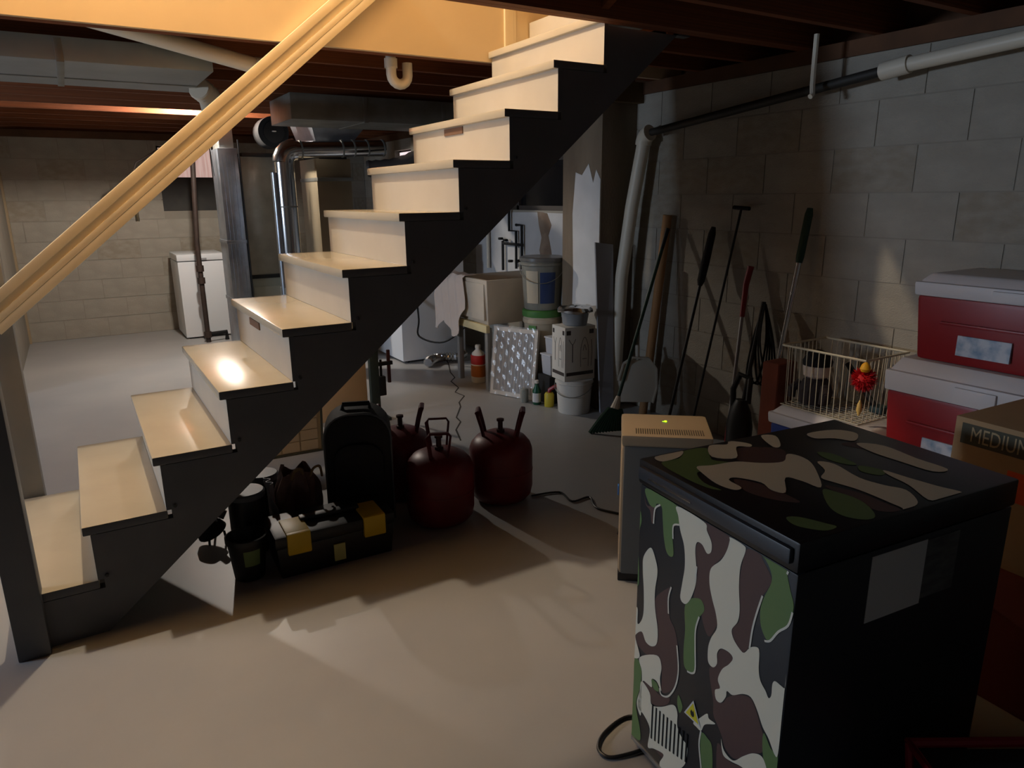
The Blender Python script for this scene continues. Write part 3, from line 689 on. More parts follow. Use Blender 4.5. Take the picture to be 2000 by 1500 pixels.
tag(MB().tube([(3.12, 3.45, 0), (3.15, 3.33, 1.3)], .028, 12).build('light_streak_pole', mat('light_streak_tan', (168, 126, 84), .7, var=.1, stretch=(4, 4, .4))), 'tan pole standing in for a light streak on the wall behind the green broom', 'pole')  # added pole, stands in for a streak of light on the wall
# grey board against the pilaster
tag(MB().add([(2.885, 3.61, 0), (2.985, 3.595, 0), (3.01, 3.675, 1.11), (2.87, 3.683, 1.13), (2.885, 3.622, 0), (2.985, 3.607, 0), (3.01, 3.687, 1.11), (2.87, 3.695, 1.13)], [(0, 1, 2, 3), (7, 6, 5, 4), (0, 4, 5, 1), (1, 5, 6, 2), (2, 6, 7, 3), (3, 7, 4, 0)]).build('grey_board', mat('board_grey', (152, 152, 156), .6, var=.04), smooth=False), 'tall grey board leaning against the pilaster behind the white box', 'board')

# ------------------------------------------------------------------ laundry corner
sk = thing('laundry_sink', 'cream laundry sink on legs against the block wall', 'sink', (2.52, 4.50, 0))
SKM = mat('sink_plastic', (196, 186, 170), .5, var=.05)
# hollow basin
b = MB(); w, dp, z0, z1, th = .64, .50, .50, .83, .02
b.add([(0.02, .02, z0), (w - .02, .02, z0), (w - .02, dp - .02, z0), (.02, dp - .02, z0), (0, 0, z1), (w, 0, z1), (w, dp, z1), (0, dp, z1),
       (.03, .03, z1), (w - .03, .03, z1), (w - .03, dp - .03, z1), (.03, dp - .03, z1), (.05, .05, z0 + .03), (w - .05, .05, z0 + .03), (w - .05, dp - .05, z0 + .03), (.05, dp - .05, z0 + .03)],
      [(0, 3, 2, 1), (0, 1, 5, 4), (1, 2, 6, 5), (2, 3, 7, 6), (3, 0, 4, 7), (4, 5, 9, 8), (5, 6, 10, 9), (6, 7, 11, 10), (7, 4, 8, 11), (8, 9, 13, 12), (9, 10, 14, 13), (10, 11, 15, 14), (11, 8, 12, 15), (12, 13, 14, 15)])
bs = b.build('basin', SKM, sk, bevel=.006)
MB().bb(-.004, .012, .04, dp - .04, z0 + .03, z1 - .03).build('front_panel', SKM, bs, bevel=.004)
MB().bb(-.012, .02, -.004, dp, z0 - .055, z0).build('front_apron', mat('apron_cream', (216, 202, 156), .6), sk, bevel=.002)
for x, y in ((.0, .0), (0, dp - .04), (w - .05, 0), (w - .05, dp - .04)): MB().bb(x, x + .04, y, y + .04, 0, z0 - .02).build('leg', mat('leg_grey', (128, 126, 122), .5), sk, bevel=.003)
MB().tube([(w - .08, .25, z1), (w - .08, .25, z1 + .06), (w - .14, .25, z1 + .12), (w - .22, .25, z1 + .10)], .012, 8).build('faucet', mat('faucet_dark', (40, 38, 36), .3, metal=.6), sk)
# supply pipes on the wall
t = thing('supply_pipes', 'black water supply pipes with valves above the sink', 'pipes', (3.15, 5.0, .83))
for path in ([(.02, .25, .48), (.02, .25, .31), (.02, .14, .31), (.02, .14, 0)], [(.02, .14, .36), (.02, .05, .36), (.02, .05, 0)], [(.02, .36, .20), (.02, .05, .20)], [(.02, .36, .22), (.02, .36, -.03)]):
    MB().tube(path, .012, 8).build('pipe', BLACKM, t)
for y, z in ((.36, .23), (.28, .22), (.2, .05)): MB().lathe([(.02, 0), (.024, .01), (.02, .02)], (.0, y, z), 12).build('valve', BLACKM, t)
tag(MB().tube([(3.17, 5.62, .8), (3.17, 5.62, 1.45)], .014, 10).build('vent_tube', PVC), 'thin white tube on the wall left of the supply pipes', 'pipe')
tag(MB().lathe([(.02, 0), (.08, .004), (.085, .10), (.06, .15), (.02, .16)], n=18).build('black_bucket', BLACK, loc=(3.05, 5.25, .0)), 'black bucket on the floor behind the sink', 'bucket')
# stains on the wall above the sink
b = MB(); poly = [(4.72, 1.29), (4.86, 1.30), (4.84, 1.2), (4.80, 1.1), (4.83, 1.0), (4.80, .9), (4.9, .84), (4.62, .82), (4.66, 1.0), (4.70, 1.12), (4.66, 1.2)]
b.prism(poly, lambda a, c, tt: (tt, a, c), XW - .002, XW + .004); b.build('rust_stain', mat('stain_brown', (120, 100, 84), .85, rgb2=(146, 128, 110), scale=9), bpy.data.objects['wall_right'], smooth=False)
b = MB(); poly = [(4.42, .6), (4.42, 1.29), (4.95, 1.295), (5.9, 1.28), (5.9, .6)]
b.prism(poly, lambda a, c, tt: (tt, a, c), XW - .001, XW + .004); b.build('white_paint', mat('fresh_white', (188, 188, 188), .7, var=.05), bpy.data.objects['wall_right'], smooth=False)
# cloth draped on the sink corner
def clothf(u, v):
    y = 4.80 + .52 * u; top_ = .842
    drop = (.25 + .30 * math.sin(math.pi * min(1, u * 1.25)) ** 2 * (1 - .55 * u) + .05 * math.sin(u * 9))
    x0 = 2.60
    s = v * (drop + .10)
    fold = .014 * math.sin(u * 26 + v * 2) * min(1, v * 2.2)
    if s < .10: return (x0 - s * 1.0 + .0, y, top_ + .004 * math.sin(u * 20) - max(0, u - .35) * .30 * v)
    return (2.493 + fold - .02 * min(1, v), y + .02 * math.sin(v * 5), top_ - (s - .10) - max(0, u - .35) * .30)
tag(MB().sheet(26, 18, clothf).build('cloth', mat('cloth_white', (222, 208, 196), .9, var=.03), solid=.003), 'white cloth draped over the corner of the laundry sink', 'cloth')
# washer beyond the sink
t = thing('washing_machine', 'white washing machine standing past the laundry sink', 'washer', (2.34, 5.70, 0))
MB().bb(0, .62, 0, .62, .02, .88).build('body', WHITEG, t, bevel=.008)
MB().bb(.45, .62, .01, .61, .88, 1.02).build('control_panel', mat('washer_panel', (200, 204, 208), .4), t, bevel=.01)
MB().bb(.03, .43, .04, .58, .878, .895).build('lid', WHITEG, t, bevel=.006)
for y in (.05, .57): MB().cyl((.06, y, 0), (.06, y, .022), .02).build('foot', BLACK, t)
t = tag(MB().tube(crom([(2.49, 5.702, .60), (2.46, 5.60, .40), (2.46, 5.6, .25), (2.6, 5.4, .22), (2.75, 5.2, .40), (2.8, 4.99, .52)], 6, False), .008, 6).build('washer_hose', BLACKM), 'black hose sagging between the washer and the sink', 'hose')
# foil duct at the floor
b = MB(); pth = crom([(2.46, 5.44, .05), (2.56, 5.54, .05), (2.66, 5.56, .05), (2.76, 5.50, .05), (2.86, 5.55, .06)], 10, False)
b.tube(pth, [.045 if i % 2 else .034 for i in range(len(pth))], 12); tag(b.build('foil_duct', mat('foil', (196, 196, 196), .22, metal=1.0), smooth=False), 'crumpled foil vent duct lying on the floor by the washer', 'duct')
# bleach bottle
t = thing('detergent_bottle', 'white detergent bottle with red label beside the sink leg', 'bottle', (2.60, 4.80, 0))
MB().lathe([(.05, 0), (.055, .01), (.055, .19), (.045, .235), (.02, .26), (.018, .27)], n=20, sy=1.15).build('body', mat('bottle_white', (228, 220, 206), .4), t)
MB().lathe([(.02, .268), (.022, .272), (.022, .295), (.018, .3)], n=16).build('cap', mat('bottle_white', (228, 220, 206), .4), t)
MB().lathe([(.0562, .15), (.0562, .22)], n=20, sy=1.15).build('red_label', mat('label_red', (190, 40, 34), .5), t)
MB().lathe([(.0562, .05), (.0562, .14)], n=20, sy=1.15).build('orange_label', mat('label_amber', (190, 110, 40), .5), t)
# wrapped furnace filter
t = thing('air_filter', 'pleated air filter in shiny plastic leaning beside the buckets', 'air filter', (2.525, 4.455, 0))
ux = Vector((.40, -.90, .0)).normalized(); up_ = Vector((.15, .10, 1)).normalized(); nn = ux.cross(up_).normalized(); wF, hF = .385, .50
def fp(a, c, tt): return ux * a + up_ * c + nn * tt
FR = mat('filter_card', (206, 196, 182), .6)
b = MB()
for q in ((0, wF, 0, .03), (0, wF, hF - .03, hF), (0, .025, .03, hF - .03), (wF - .025, wF, .03, hF - .03)): b.prism([(q[0], q[2]), (q[1], q[2]), (q[1], q[3]), (q[0], q[3])], fp, -.0, .025)
b.build('frame', FR, t, smooth=False)
n = 12
for i in range(n):
    a = .025 + (wF - .05) * i / n; c = (wF - .05) / n
    b = MB(); b.add([fp(a, .03, .006), fp(a + c / 2, .03, .019), fp(a + c, .03, .006), fp(a + c, hF - .03, .006), fp(a + c / 2, hF - .03, .019), fp(a, hF - .03, .006)], [(0, 1, 4, 5), (1, 2, 3, 4)])
    b.build('pleat', mat('filter_pleat', (160, 152, 146), .7), t, smooth=False)
def wrapf(u, v):
    p = fp(-.004 + (wF + .008) * u, -.0 + (hF + .012) * v, .032 + .006 * math.sin(u * 37 + v * 15) * math.sin(v * 19 - u * 11))
    return p
wrap = MB().sheet(24, 28, wrapf).build('plastic_wrap', mat('clear_film', (255, 255, 255), .16, alpha=.22, spec=1.0), t)
# bucket stack by the pilaster
def bucket(name, label, loc, r, h, body, rimm, rz=0.0, lid=None, group=None):
    t = thing(name, label, 'bucket', loc, rz, group)
    MB().lathe([(r * .84, 0), (r * .86, .006), (r * .97, h * .86), (r, h * .87), (r * 1.04, h * .88), (r * 1.04, h * .92), (r, h * .93), (r * 1.03, h)], n=28).build('body', body, t)
    if lid: MB().lathe([(r * 1.05, h * .95), (r * 1.07, h * .96), (r * 1.07, h * 1.02), (r * .98, h * 1.035), (r * .9, h * 1.03)], n=28).build('lid', lid, t)
    pts = [(r * 1.05 * math.cos(R(a)), -r * 1.05 * math.sin(R(a)) * 1.02, h * .86 - h * .32 * math.sin(R(a))) for a in range(0, 181, 15)]
    MB().tube(pts, .003, 6).build('bail_handle', rimm, t)
    return t
bucket('paint_bucket', 'white plastic bucket on the floor under the illustrated box', (2.765, 3.75, 0), .125, .235, WHITEP, GALVD, R(-50))
t = thing('product_box', 'white carton printed with line drawings standing on the white bucket', 'box', (2.755, 3.75, .236), R(-5))
bw2, bd2, bh2 = .23, .17, .36
MB().bb(-bw2 / 2, bw2 / 2, -bd2 / 2, bd2 / 2, 0, bh2).build('carton', mat('carton_white', (214, 208, 196), .7), t, bevel=.002)
PK = mat('print_dark', (66, 58, 54), .8)
for face in (0, 1):
    def fq(a, c, tt, face=face): return (a, -bd2 / 2 - .0004 - tt, c) if face == 0 else (-bw2 / 2 - .0004 - tt, -a, c)
    hw = (bw2 if face == 0 else bd2) / 2
    for q in ((-hw * .9, -hw * .62, bh2 * .86, bh2 * .94), (hw * .6, hw * .9, bh2 * .86, bh2 * .94), (-hw * .9, hw * .9, bh2 * .10, bh2 * .165)):
        MB().add([fq(q[0], q[2], 0), fq(q[1], q[2], 0), fq(q[1], q[3], 0), fq(q[0], q[3], 0)], [(0, 1, 2, 3)]).build('print_mark', PK, t, smooth=False)
    def stroke(pts, wd=.0035):
        b = MB(); c = crom(pts, 4, False)
        for p, q in zip(c, c[1:]):
            dd = (q - p).normalized(); n_ = Vector((-dd.y, dd.x)) * wd / 2
            b.add([fq(*(p - n_), .0002), fq(*(p + n_), .0002), fq(*(q + n_), .0002), fq(*(q - n_), .0002)], [(0, 1, 2, 3)])
        b.build('line_drawing', PK, t, smooth=False)
    stroke([(hw * .05, bh2 * .25), (hw * .05, bh2 * .6), (hw * .3, bh2 * .8), (hw * .55, bh2 * .6), (hw * .55, bh2 * .25)])
    stroke([(hw * .2, bh2 * .55), (hw * .3, bh2 * .66), (hw * .42, bh2 * .55)]); stroke([(hw * .15, bh2 * .4), (hw * .45, bh2 * .4)])
    stroke([(-hw * .75, bh2 * .78), (-hw * .5, bh2 * .68), (-hw * .3, bh2 * .78)]); stroke([(-hw * .5, bh2 * .68), (-hw * .5, bh2 * .35)], .006); stroke([(hw * .75, bh2 * .75), (hw * .8, bh2 * .5), (hw * .75, bh2 * .25)])
t = thing('grey_pail', 'grey pail with a foil covered top on the illustrated carton', 'pail', (2.765, 3.75, .597))
MB().lathe([(.075, 0), (.08, .005), (.092, .08), (.095, .085)], n=24).build('body', mat('pail_grey', (150, 154, 158), .4, metal=.3), t)
b = MB(); n_ = 24
prof = [(.094, .082), (.115, .088), (.118, .10), (.10, .118), (.05, .125), (.008, .122)]
b.lathe(prof, n=n_); b.v = [(x * (1 + .06 * math.sin(i * 2.7)), y * (1 + .06 * math.cos(i * 3.1)), z + .005 * math.sin(i * 5.3)) for i, (x, y, z) in enumerate(b.v)]
b.build('foil_cover', mat('foil', (196, 196, 196), .22, metal=1.0), t, ang=20)
bucket('lidded_bucket', 'white bucket with a green lid standing under the clear bucket', (2.86, 4.28, .0), .138, .61, mat('bucket_offwhite', (190, 178, 156), .5), GALVD, R(-40), lid=mat('lid_green', (74, 128, 62), .5))
MB().bb(-.03, .03, -.003, .003, .36, .52).build('green_label', mat('label_green', (70, 130, 60), .6), bpy.data.objects['lidded_bucket'], smooth=False, loc=(-.058, -.124, 0), rotz=R(-25))
t = bucket('clear_bucket', 'clear grey bucket with a blue label on the green lidded bucket', (2.86, 4.28, .632), .155, .36, mat('bucket_clear_grey', (128, 128, 120), .3, var=.08), GALVD, R(-40), lid=mat('lid_grey_clear', (104, 104, 102), .3))
for nm, a0, a1, mt, z0, z1 in (('blue_label', 250, 294, mat('label_navy', (44, 62, 104), .5), .05, .27), ('cream_label', 206, 244, mat('label_cream', (188, 178, 156), .6), .05, .28)):
    b = MB(); n_ = 8
    for i in range(n_ + 1):
        a = R(a0 + (a1 - a0) * i / n_ - 20 + 40); 
        for z in (z0, z1): rr = .155 * (.86 + .11 * z / .31) + .003; b.v.append((rr * math.cos(a), rr * math.sin(a), z))
    b.f = [(2 * i, 2 * i + 2, 2 * i + 3, 2 * i + 1) for i in range(n_)]
    b.build(nm, mt, t)
# clutter between the filter and the buckets
t = thing('plastic_tub', 'frosted plastic tub stacked beside the illustrated carton', 'tub', (2.78, 4.03, .20))
MB().taper(-.06, .06, -.06, .06, 0, .14, .008, .008).build('body', mat('tub_frost', (180, 182, 188), .4), t, bevel=.01); MB().bb(-.064, .064, -.064, .064, .138, .15).build('lid', mat('tub_lid', (196, 198, 204), .4), t, bevel=.004)
t = thing('plastic_tub', 'upper frosted plastic tub resting on another tub', 'tub', (2.79, 4.02, .35))
MB().taper(-.05, .05, -.05, .05, 0, .11, .006, .006).build('body', mat('tub_frost', (180, 182, 188), .4), t, bevel=.01); MB().bb(-.054, .054, -.054, .054, .108, .12).build('lid', mat('tub_lid', (196, 198, 204), .4), t, bevel=.004)
tag(MB().bb(2.70, 2.88, 3.95, 4.10, 0, .20).build('shelf_crate', BLACKM, bevel=.006), 'black crate on the floor holding up the frosted tubs', 'crate')
t = thing('spray_bottle', 'green and white bottle on the floor beside the black crate', 'bottle', (2.64, 4.02, 0))
MB().lathe([(.026, 0), (.03, .006), (.03, .10), (.012, .14), (.012, .155)], n=16).build('body', mat('bottle_green', (30, 84, 60), .25), t)
MB().lathe([(.0306, .02), (.0306, .085)], n=16).build('white_label', PAPER, t); MB().lathe([(.014, .153), (.015, .156), (.013, .175)], n=12).build('cap', WHITEP, t)
t = thing('spray_can', 'yellow can with a red nozzle on the floor near the white bucket', 'can', (2.685, 3.93, 0))
MB().lathe([(.032, 0), (.034, .004), (.034, .085), (.026, .10)], n=18).build('body', mat('can_yellow', (196, 176, 50), .5), t)
MB().tube([(0, 0, .095), (.0, 0, .118), (.04, -.03, .15)], .013, 8).build('nozzle', RED, t)
tag(MB().lathe([(.028, 0), (.03, .004), (.03, .09), (.02, .10)], n=16).build('small_jar', mat('jar_clear', (150, 150, 140), .15), loc=(2.60, 4.12, 0)), 'small clear jar on the floor by the filter corner', 'jar')
# ------------------------------------------------------------------ under the stairs
def tank(label, loc, rz):
    t = thing('gas_tank', label, 'tank', loc, rz, 'maroon gas tanks under the stairs')
    r = .152
    MB().lathe([(.09, 0), (.10, .004), (r * .82, .012), (r * .95, .035), (r, .07), (r, .245), (r * .985, .262), (r * .93, .285), (r * .78, .312), (r * .5, .332), (.03, .338)], n=36).build('body', REDTANK, t)
    MB().lathe([(r + .0015, .150), (r + .002, .152), (r + .002, .158), (r + .0015, .16)], n=36).build('weld_band', REDTANK, t)
    for sg in (-1, 1):
        q = [(-.036, sg * .075, .31), (-.042, sg * .088, .37), (-.05, sg * .104, .43), (-.04, sg * .108, .445), (.04, sg * .108, .445), (.05, sg * .104, .43), (.042, sg * .088, .37), (.036, sg * .075, .31)]
        MB().tube(q, .009, 8, sq=(1.3, .6)).build('loop_handle', mat('tank_handle', (88, 18, 30), .45), t)
    MB().lathe([(.02, .335), (.02, .35), (.012, .352), (.012, .39), (.018, .392), (.018, .402), (.008, .404)], n=14).build('valve', mat('tank_valve', (70, 40, 40), .4, metal=.5), t)
tank('front maroon tank with its carry loop facing the steps, beside the black suitcase', (1.262, 2.715, 0), R(-24))
tank('maroon tank standing nearest the dehumidifier', (1.615, 2.775, 0), R(58))
tank('maroon tank half hidden behind the black suitcase', (1.235, 3.09, 0), R(64))
# suitcase
t = thing('suitcase', 'black soft suitcase standing upright beside the maroon tanks', 'suitcase', (.96, 2.905, 0), R(-20))
poly = [(-.145, .035), (-.145, .42)] + [(-.145 + .11 - .11 * math.cos(R(a)), .42 + .11 * math.sin(R(a))) for a in range(15, 91, 15)] + [(.035 + .11 * math.sin(R(a)), .42 + .11 * math.cos(R(a))) for a in range(0, 91, 15)] + [(.145, .035)]
sb = MB().prism(poly, lambda a, c, tt: (a, tt, c), -.10, .10).build('shell', BLACKF, t, bevel=.02, seg=3)
pip = [(a * .97, c if c > .05 else .04) for a, c in poly]
MB().tube([(a, -.098, c) for a, c in pip], .005, 6, closed=True).build('piping', mat('piping_grey', (74, 78, 84), .4), sb)
MB().prism([(a * .72, .09 + (c - .03) * .62) for a, c in poly], lambda a, c, tt: (a, tt, c), -.118, -.098).build('front_pocket', BLACKF, t, bevel=.006)
MB().tube([(-.06, 0, .52), (-.055, 0, .55), (.055, 0, .55), (.06, 0, .52)], .011, 8).build('carry_handle', BLACK, t)
for x in (-.11, .11): MB().cyl((x - .012, .05, .03), (x + .012, .05, .03), .03, n=14).build('wheel', BLACK, t)
for x in (-.11, .11): MB().bb(x - .015, x + .015, -.09, -.06, 0, .04).build('foot', BLACK, t)
# toolbox
t = thing('toolbox', 'black toolbox with yellow latches on the floor under the stairs', 'toolbox', (.735, 2.655, 0), R(-2))
MB().taper(-.235, .235, -.11, .11, 0, .13, .012, .01).build('body', BLACK, t, bevel=.008)
lid_ = MB().taper(-.24, .24, -.115, .115, .128, .18, -.0, -.0).build('lid', BLACK, t, bevel=.014)
MB().bb(-.12, .12, -.02, .02, .18, .20).build('carry_handle', BLACK, lid_, bevel=.008)
for x in (-.15, .15): MB().bb(x - .045, x + .045, -.105, .03, .176, .188).bb(x - .045, x + .045, -.124, -.10, .10, .188).build('latch', YELLOW, t, bevel=.006)
MB().bb(-.02, .025, -.119, -.112, .03, .10).build('front_label', mat('label_pale_yellow', (196, 190, 120), .6), t, smooth=False)
# canisters with grey lids
def canister(label, loc, r, h):
    t = thing('canister', label, 'canister', loc, group='black canisters under the stairs')
    MB().lathe([(r * .94, 0), (r, .006), (r, h - .02), (r * .97, h - .012)], n=26).build('body', BLACK, t)
    MB().lathe([(r * 1.03, h - .016), (r * 1.05, h - .012), (r * 1.05, h + .004), (r * .96, h + .010), (r * .3, h + .011)], n=26).build('lid', mat('lid_slate', (92, 96, 102), .5), t)
canister('black canister with slate lid nearest the stair foot', (.46, 2.87, 0), .072, .262)
canister('black canister with slate lid next to the plastic bag', (.575, 3.10, 0), .066, .235)
# plant pot with green label, domed lamp
t = thing('plant_pot', 'black round pot with a green label beside the toolbox', 'pot', (.41, 2.66, 0))
MB().lathe([(.052, 0), (.056, .004), (.072, .155), (.078, .157), (.078, .175), (.072, .177), (.05, .12), (.02, .115)], n=26).build('body', BLACK, t)
b = MB()
for i in range(7):
    a = R(248 + 8.5 * i)
    for z in (.07, .135): rr = .056 + .016 * z / .155 + .0015; b.v.append((rr * math.cos(a), rr * math.sin(a), z))
b.f = [(2 * i, 2 * i + 2, 2 * i + 3, 2 * i + 1) for i in range(6)]; b.build('green_label', mat('label_dull_green', (110, 130, 80), .7), t)
t = thing('work_lamp', 'dark dome shaped clamp lamp tipped under the lowest steps', 'lamp', (.345, 3.04, 0), R(10))
b = MB().lathe([(.016, .075), (.035, .07), (.055, .045), (.062, .02), (.058, .02), (.034, .062), (.016, .066)], n=22)
rt = Matrix.Translation((0, 0, .03)) @ Matrix.Rotation(R(-24), 4, 'Y'); b.v = [tuple(rt @ Vector(v)) for v in b.v]
b.build('shade', BLACKM, t)
MB().tube([(.03, .0, .10), (.05, 0, .13)], [.016, .014], 12).build('socket', mat('socket_grey', (96, 96, 94), .35), t)
MB().tube([(-.03, -.02, .06), (-.035, -.03, 0.002)], .005, 6).build('clamp_leg', BLACK, t); MB().tube([(.01, .04, .06), (.015, .045, 0.002)], .005, 6).build('clamp_leg', BLACK, t); MB().tube([(.03, -.03, .05), (.035, -.035, 0.002)], .005, 6).build('clamp_leg', BLACK, t)
# crumpled bag
def bag(u, v):
    a = 2 * math.pi * u; r = .10 * (1 - .25 * v) + .012 * math.sin(5 * a + 3 * v) + .008 * math.sin(9 * a - 7 * v)
    if v > .75: r *= 1 - (v - .75) * 1.1
    return (r * 1.05 * math.cos(a), r * .85 * math.sin(a), .30 * v + .02 * math.sin(3 * a) * v)
t = thing('shopping_bag', 'brown and white crumpled plastic bag behind the toolbox', 'bag', (.68, 2.93, .0))
MB().sheet(40, 14, bag).build('body', mat('bag_brown', (84, 44, 34), .6, rgb2=(150, 120, 110), scale=7), t, solid=.002)
b = MB().sheet(16, 10, lambda u, v: (-.105 - .012 * v + .012 * math.sin(u * 12 + v * 6), -.05 + .09 * u, .10 + .17 * v)); b.build('white_side', mat('bag_white', (168, 160, 164), .45), t, solid=.002)
for x in (-.03, .05): MB().tube(crom([(x, -.05, .27), (x + .01, -.07, .31), (x + .04, -.06, .31), (x + .05, -.05, .26)], 4, False), .006, 6).build('bag_handle', mat('bag_tan', (150, 120, 84), .6), t)
# framed panel and cardboard behind the stairs
t = thing('framed_panel', 'cream panel with pale grid lines in a dark frame behind the stairs', 'panel', (.62, 3.93, 0), R(-2))
tl = Matrix.Rotation(R(8), 4, 'X')
MB().bb(0, .45, .0, .012, 0.0, .36, M=tl).build('backing', mat('panel_card', (190, 168, 132), .8), t, smooth=False)
for i in range(4):
    for j in range(5): MB().bb(.02 + i * .105, .115 + i * .105, -.004, .0, .02 + j * .066, .08 + j * .066, M=tl).build('pane', mat('panel_tan', (206, 182, 146), .8, var=.05), t, smooth=False)
for q in ((0, .45, 0, .012), (0, .45, .348, .36), (-.012, 0, 0, .36), (.45, .462, 0, .36)): MB().bb(q[0], q[1], -.008, .014, q[2], q[3], M=tl).build('frame', mat('frame_olive', (78, 76, 58), .6), t, smooth=False)
t = thing('cardboard_carton', 'tan cardboard box standing behind the stairs', 'box', (1.20, 4.42, 0), R(-6))
MB().bb(0, .335, 0, .26, 0, .40).build('body', CARD, t, bevel=.003)
MB().bb(.155, .185, -.001, .261, .3995, .401).build('packing_tape', mat('packing_tape', (150, 120, 82), .35), t, smooth=False)
t = thing('clamp_stand', 'dark green metal stand with black clamps behind the stairs', 'stand', (1.555, 4.30, 0))
MB().bb(-.03, .03, -.02, .02, 0, .62).build('column', mat('stand_green', (46, 56, 50), .5), t, bevel=.003)
MB().bb(.02, .075, -.02, .02, .16, .29).build('clamp_block', BLACKM, t, bevel=.006); MB().bb(-.02, .13, -.012, .012, .36, .385).build('arm', BLACKM, t, bevel=.002)
MB().bb(.095, .115, -.01, .01, .24, .46).build('jaw', mat('clamp_maroon', (60, 20, 24), .5), t, bevel=.003); MB().tube([(.05, 0, .28), (.05, 0, .40)], .009, 8).build('screw', BLACKM, t)
MB().bb(-.08, .08, -.07, .07, 0, .02).build('base', mat('stand_green', (46, 56, 50), .5), t, bevel=.003)

# ------------------------------------------------------------------ furnace and ducts
t = thing('furnace', 'galvanised furnace cabinet and plenum behind the staircase', 'furnace', (1.28, 6.60, 0))
MB().bb(.03, .37, 0, .55, 0, .735).build('cabinet', mat('furnace_grey', (128, 132, 122), .5, var=.05), t, bevel=.006)
MB().bb(.045, .35, -.004, 0.006, .30, .66).build('access_panel', mat('furnace_panel', (140, 142, 130), .45), t, bevel=.002)
MB().bb(.03, .36, .0, .52, .735, 1.77).build('plenum', mat('plenum_steel', (158, 154, 142), .34, metal=.75, rgb2=(128, 126, 118), scale=4), t, bevel=.004)
MB().bb(.03, .37, -.012, .53, .735, .765).build('collar', BLACKM, t, bevel=.002)
MB().bb(.05, .40, -.02, .54, 1.77, 1.80).build('plenum_cap', BLACKM, t, bevel=.002)
t = thing('return_duct', 'narrow silver return duct standing left of the furnace', 'duct', (1.13, 6.52, 0))
MB().bb(0, .155, 0, .34, .02, 1.83).build('lower_section', GALV, t, bevel=.003)
for z in (.55, 1.05): MB().bb(-.006, .161, -.006, .346, z, z + .03).build('drive_cleat', GALV, t, bevel=.002)
MB().bb(.02, .135, .02, .32, 1.83, 2.1).build('upper_section', GALVD, t, bevel=.003)
for x in (.03, .06, .09, .12): MB().tube([(x, -.003, .6), (x, -.001, 1.78)], .002, 6).build('crease', GALV, t)
MB().tube([(.165, -.01, .02), (.165, -.01, 1.9)], .006, 6).build('wire_conduit', BLACK, t)
# flue pipe
t = thing('flue_pipe', 'shiny round flue pipe bending toward the chimney', 'pipe', (1.53, 6.02, 0))
b = MB(); c_ = Vector((.10, 0, 1.70))
MB().cyl((0, 0, .70), (0, 0, 1.70), .082, n=28).build('riser', CHROME, t)
MB().tube(arc(c_, (-1, 0, 0), (0, 0, 1), .10, 0, 90, 5), .084, 24).build('elbow', CHROME, t)
MB().cyl((.10, 0, 1.80), (.86, 0, 1.83), .066, n=24).build('run', CHROME, t)
for x in (.14, .48, .58, .70, .84): MB().cyl((x, 0, 1.801 + (x - .1) * .04), (x + .012, 0, 1.802 + (x - .1) * .04), .071, n=24).build('seam_ring', GALVD, t)
for z in (.9, 1.35): MB().cyl((0, 0, z), (0, 0, z + .012), .086, n=28).build('seam_ring', GALVD, t)
MB().tube([(-.085, -.03, .5), (-.085, -.03, 1.45), (-.085, -.03, 1.62)], .028, 14).build('side_vent', GALV, t)
MB().cyl((0, 0, 0), (0, 0, .71), .11, n=24).build('draft_hood', GALVD, t)
# supply duct to the right of the flue
t = thing('supply_duct', 'large rectangular supply duct rising right of the flue', 'duct', (1.84, 6.05, 0))
MB().bb(0, .30, .13, .62, .0, 1.745).build('lower_section', mat('duct_tan', (150, 136, 112), .5, metal=.4, var=.05), t, bevel=.003)
MB().bb(-.006, .306, .094, .626, 1.56, 1.59).build('drive_cleat', GALVD, t, bevel=.002)
MB().add([(0, .08, 1.86), (.30, .08, 1.86), (.30, .6, 1.86), (0, .6, 1.86), (-.07, .0, 2.1), (.5, .0, 2.1), (.5, .66, 2.1), (-.07, .66, 2.1)], [(0, 3, 2, 1), (4, 5, 6, 7), (0, 1, 5, 4), (1, 2, 6, 5), (2, 3, 7, 6), (3, 0, 4, 7)]).build('flared_top', GALV, t, smooth=False)
MB().bb(.03, .27, .13, .58, 1.74, 1.87).build('throat', BLACKM, t, smooth=False)
# round black damper
t = thing('round_damper', 'black round duct damper above the furnace', 'damper', (1.555, 6.34, 1.955))
MB().cyl((0, 0, 0), (0, .20, 0), .125, n=28).build('drum', BLACKM, t); MB().cyl((0, -.012, 0), (0, .002, 0), .085, n=28).build('face', BLACK, t)
MB().lathe([(.012, 0), (.02, .004), (.012, .01)], (0, -.018, 0), 12).build('knob', WHITEP, t)
# trunk duct close behind the stairwell wall
t = thing('trunk_duct', 'wide pale grey trunk duct under the joists at the stairwell wall', 'duct', (-1.2, 3.80, 2.0))
MB().bb(0, 1.88, 0, .78, .0, .098).build('body', mat('trunk_grey', (156, 164, 168), .5, metal=.35, rgb2=(140, 148, 152), scale=3), t, bevel=.004)
for x in (.6, 1.25): MB().bb(x, x + .03, -.005, .785, -.006, .09).build('drive_cleat', GALVD, t, bevel=.002)
MB().bb(0, 1.88, .50, .52, -.004, .0).build('seam', GALVD, t, smooth=False)
t = thing('side_trunk_duct', 'dull steel trunk duct running across behind the upper steps', 'duct', (1.35, 5.0, 1.93))
MB().bb(0, 1.75, 0, .55, .0, .165).build('body', GALVD, t, bevel=.004)
for x in (.5, 1.1): MB().bb(x, x + .03, -.006, .556, -.006, .16).build('drive_cleat', GALVD, t, bevel=.002)
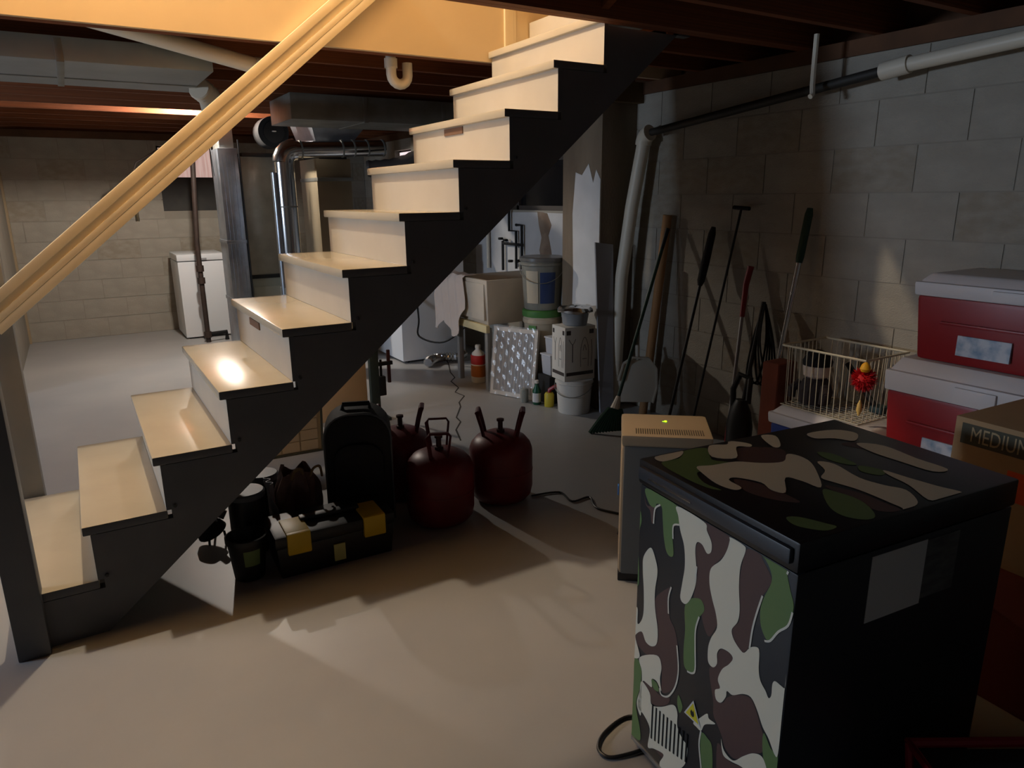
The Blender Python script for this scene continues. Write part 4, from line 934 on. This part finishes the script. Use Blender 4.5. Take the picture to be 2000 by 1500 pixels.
# white plastic pipes
t = thing('vent_pipe', 'white plastic vent pipe hung along the stairwell wall', 'pipe', (.05, 3.70, 2.03))
MB().tube([(-.40, .0, .235), (.80, .0, -.005)], .036, 14).build('run', PVC, t)
MB().tube(arc((.80, .07, -.01), (0, -1, 0), (1, 0, 0), .07, 0, 90, 5), .044, 14).build('elbow', PVC, t)
MB().tube([(.87, .07, -.01), (.87, .9, -.04)], .036, 14).build('far_run', PVC, t)
t = thing('flex_duct', 'pale flexible duct drooping from the trunk duct end', 'duct', (.72, 4.30, 1.95))
pth = crom([(-.025, .06, .05), (.04, .16, .02), (.09, .4, .0), (.15, .75, .01), (.19, 1.0, .07)], 8, False)
MB().tube(pth, [.062 if i % 2 else .056 for i in range(len(pth))], 14).build('hose', mat('flex_white', (196, 184, 164), .6), t)
t = thing('pipe_trap', 'white plastic elbow pipe below the joists behind the steps', 'pipe', (1.56, 3.66, 2.03))
MB().tube([(-.045, 0, .09)] + arc((0, 0, .0), (-1, 0, 0), (0, 0, -1), .045, 0, 180, 8) + [(.045, 0, .06)], .026, 12).build('bend', PVC, t); MB().cyl((-.045, 0, .03), (-.045, 0, .075), .033, n=16).build('hub', PVC, t)
# dark ducts and foil hose right of the flue
t = thing('exhaust_hose', 'dark flexible exhaust hose with foil end behind the upper steps', 'hose', (2.16, 5.84, 1.62))
pth = crom([(0, 0, .03), (.25, -.1, .06), (.5, -.2, .18), (.62, -.25, .28)], 8, False)
MB().tube(pth, [.07 if i % 2 else .062 for i in range(len(pth))], 12).build('hose', mat('hose_dark', (70, 62, 58), .6), t)
for i in range(3): MB().bar((.56 + .05 * i, -.28, .10), (.52 + .06 * i, -.27, .33), .02, .006).build('foil_strap', mat('foil', (196, 196, 196), .22, metal=1.0), t)
# iron drain stack with branches
t = thing('drain_stack', 'thin dark iron pipe standing in front of the white freezer', 'pipe', (1.055, 7.75, 0))
MB().tube([(0, 0, 0), (.0, 0, 1.0), (.07, 0, 2.1)], .024, 12).build('stack', IRON, t)
for z in (.05, .60, .72): MB().cyl((.0, 0, z), (.0, 0, z + .06), .036, n=14).build('coupling', IRON, t)
MB().tube([(.0, 0, .08), (.19, .05, .08), (.19, .05, 0)], .022, 10).build('foot_branch', BLACKM, t)
MB().tube([(.06, 0, 2.06), (-.2, .02, 1.90), (-.44, .05, 1.76), (-.46, .05, 1.70)], .009, 10).build('branch', IRON, t)
MB().tube([(.06, 0, 2.05), (.20, -.05, 1.98)], .016, 10).build('stub', GALV, t)
# white chest freezer by the far wall
t = thing('white_freezer', 'white upright box freezer by the far block wall', 'freezer', (.885, 8.03, 0))
MB().bb(0, .46, 0, .60, .015, .80).build('body', WHITEG, t, bevel=.008); MB().bb(-.004, .464, -.006, .604, .808, .875).build('lid', WHITEG, t, bevel=.01)
MB().bb(.18, .28, -.02, -.004, .815, .835).build('handle', mat('handle_grey', (150, 152, 156), .4), t, bevel=.004)
for x in (.05, .41): MB().bb(x - .02, x + .02, .03, .07, 0, .018).build('foot', BLACK, t)
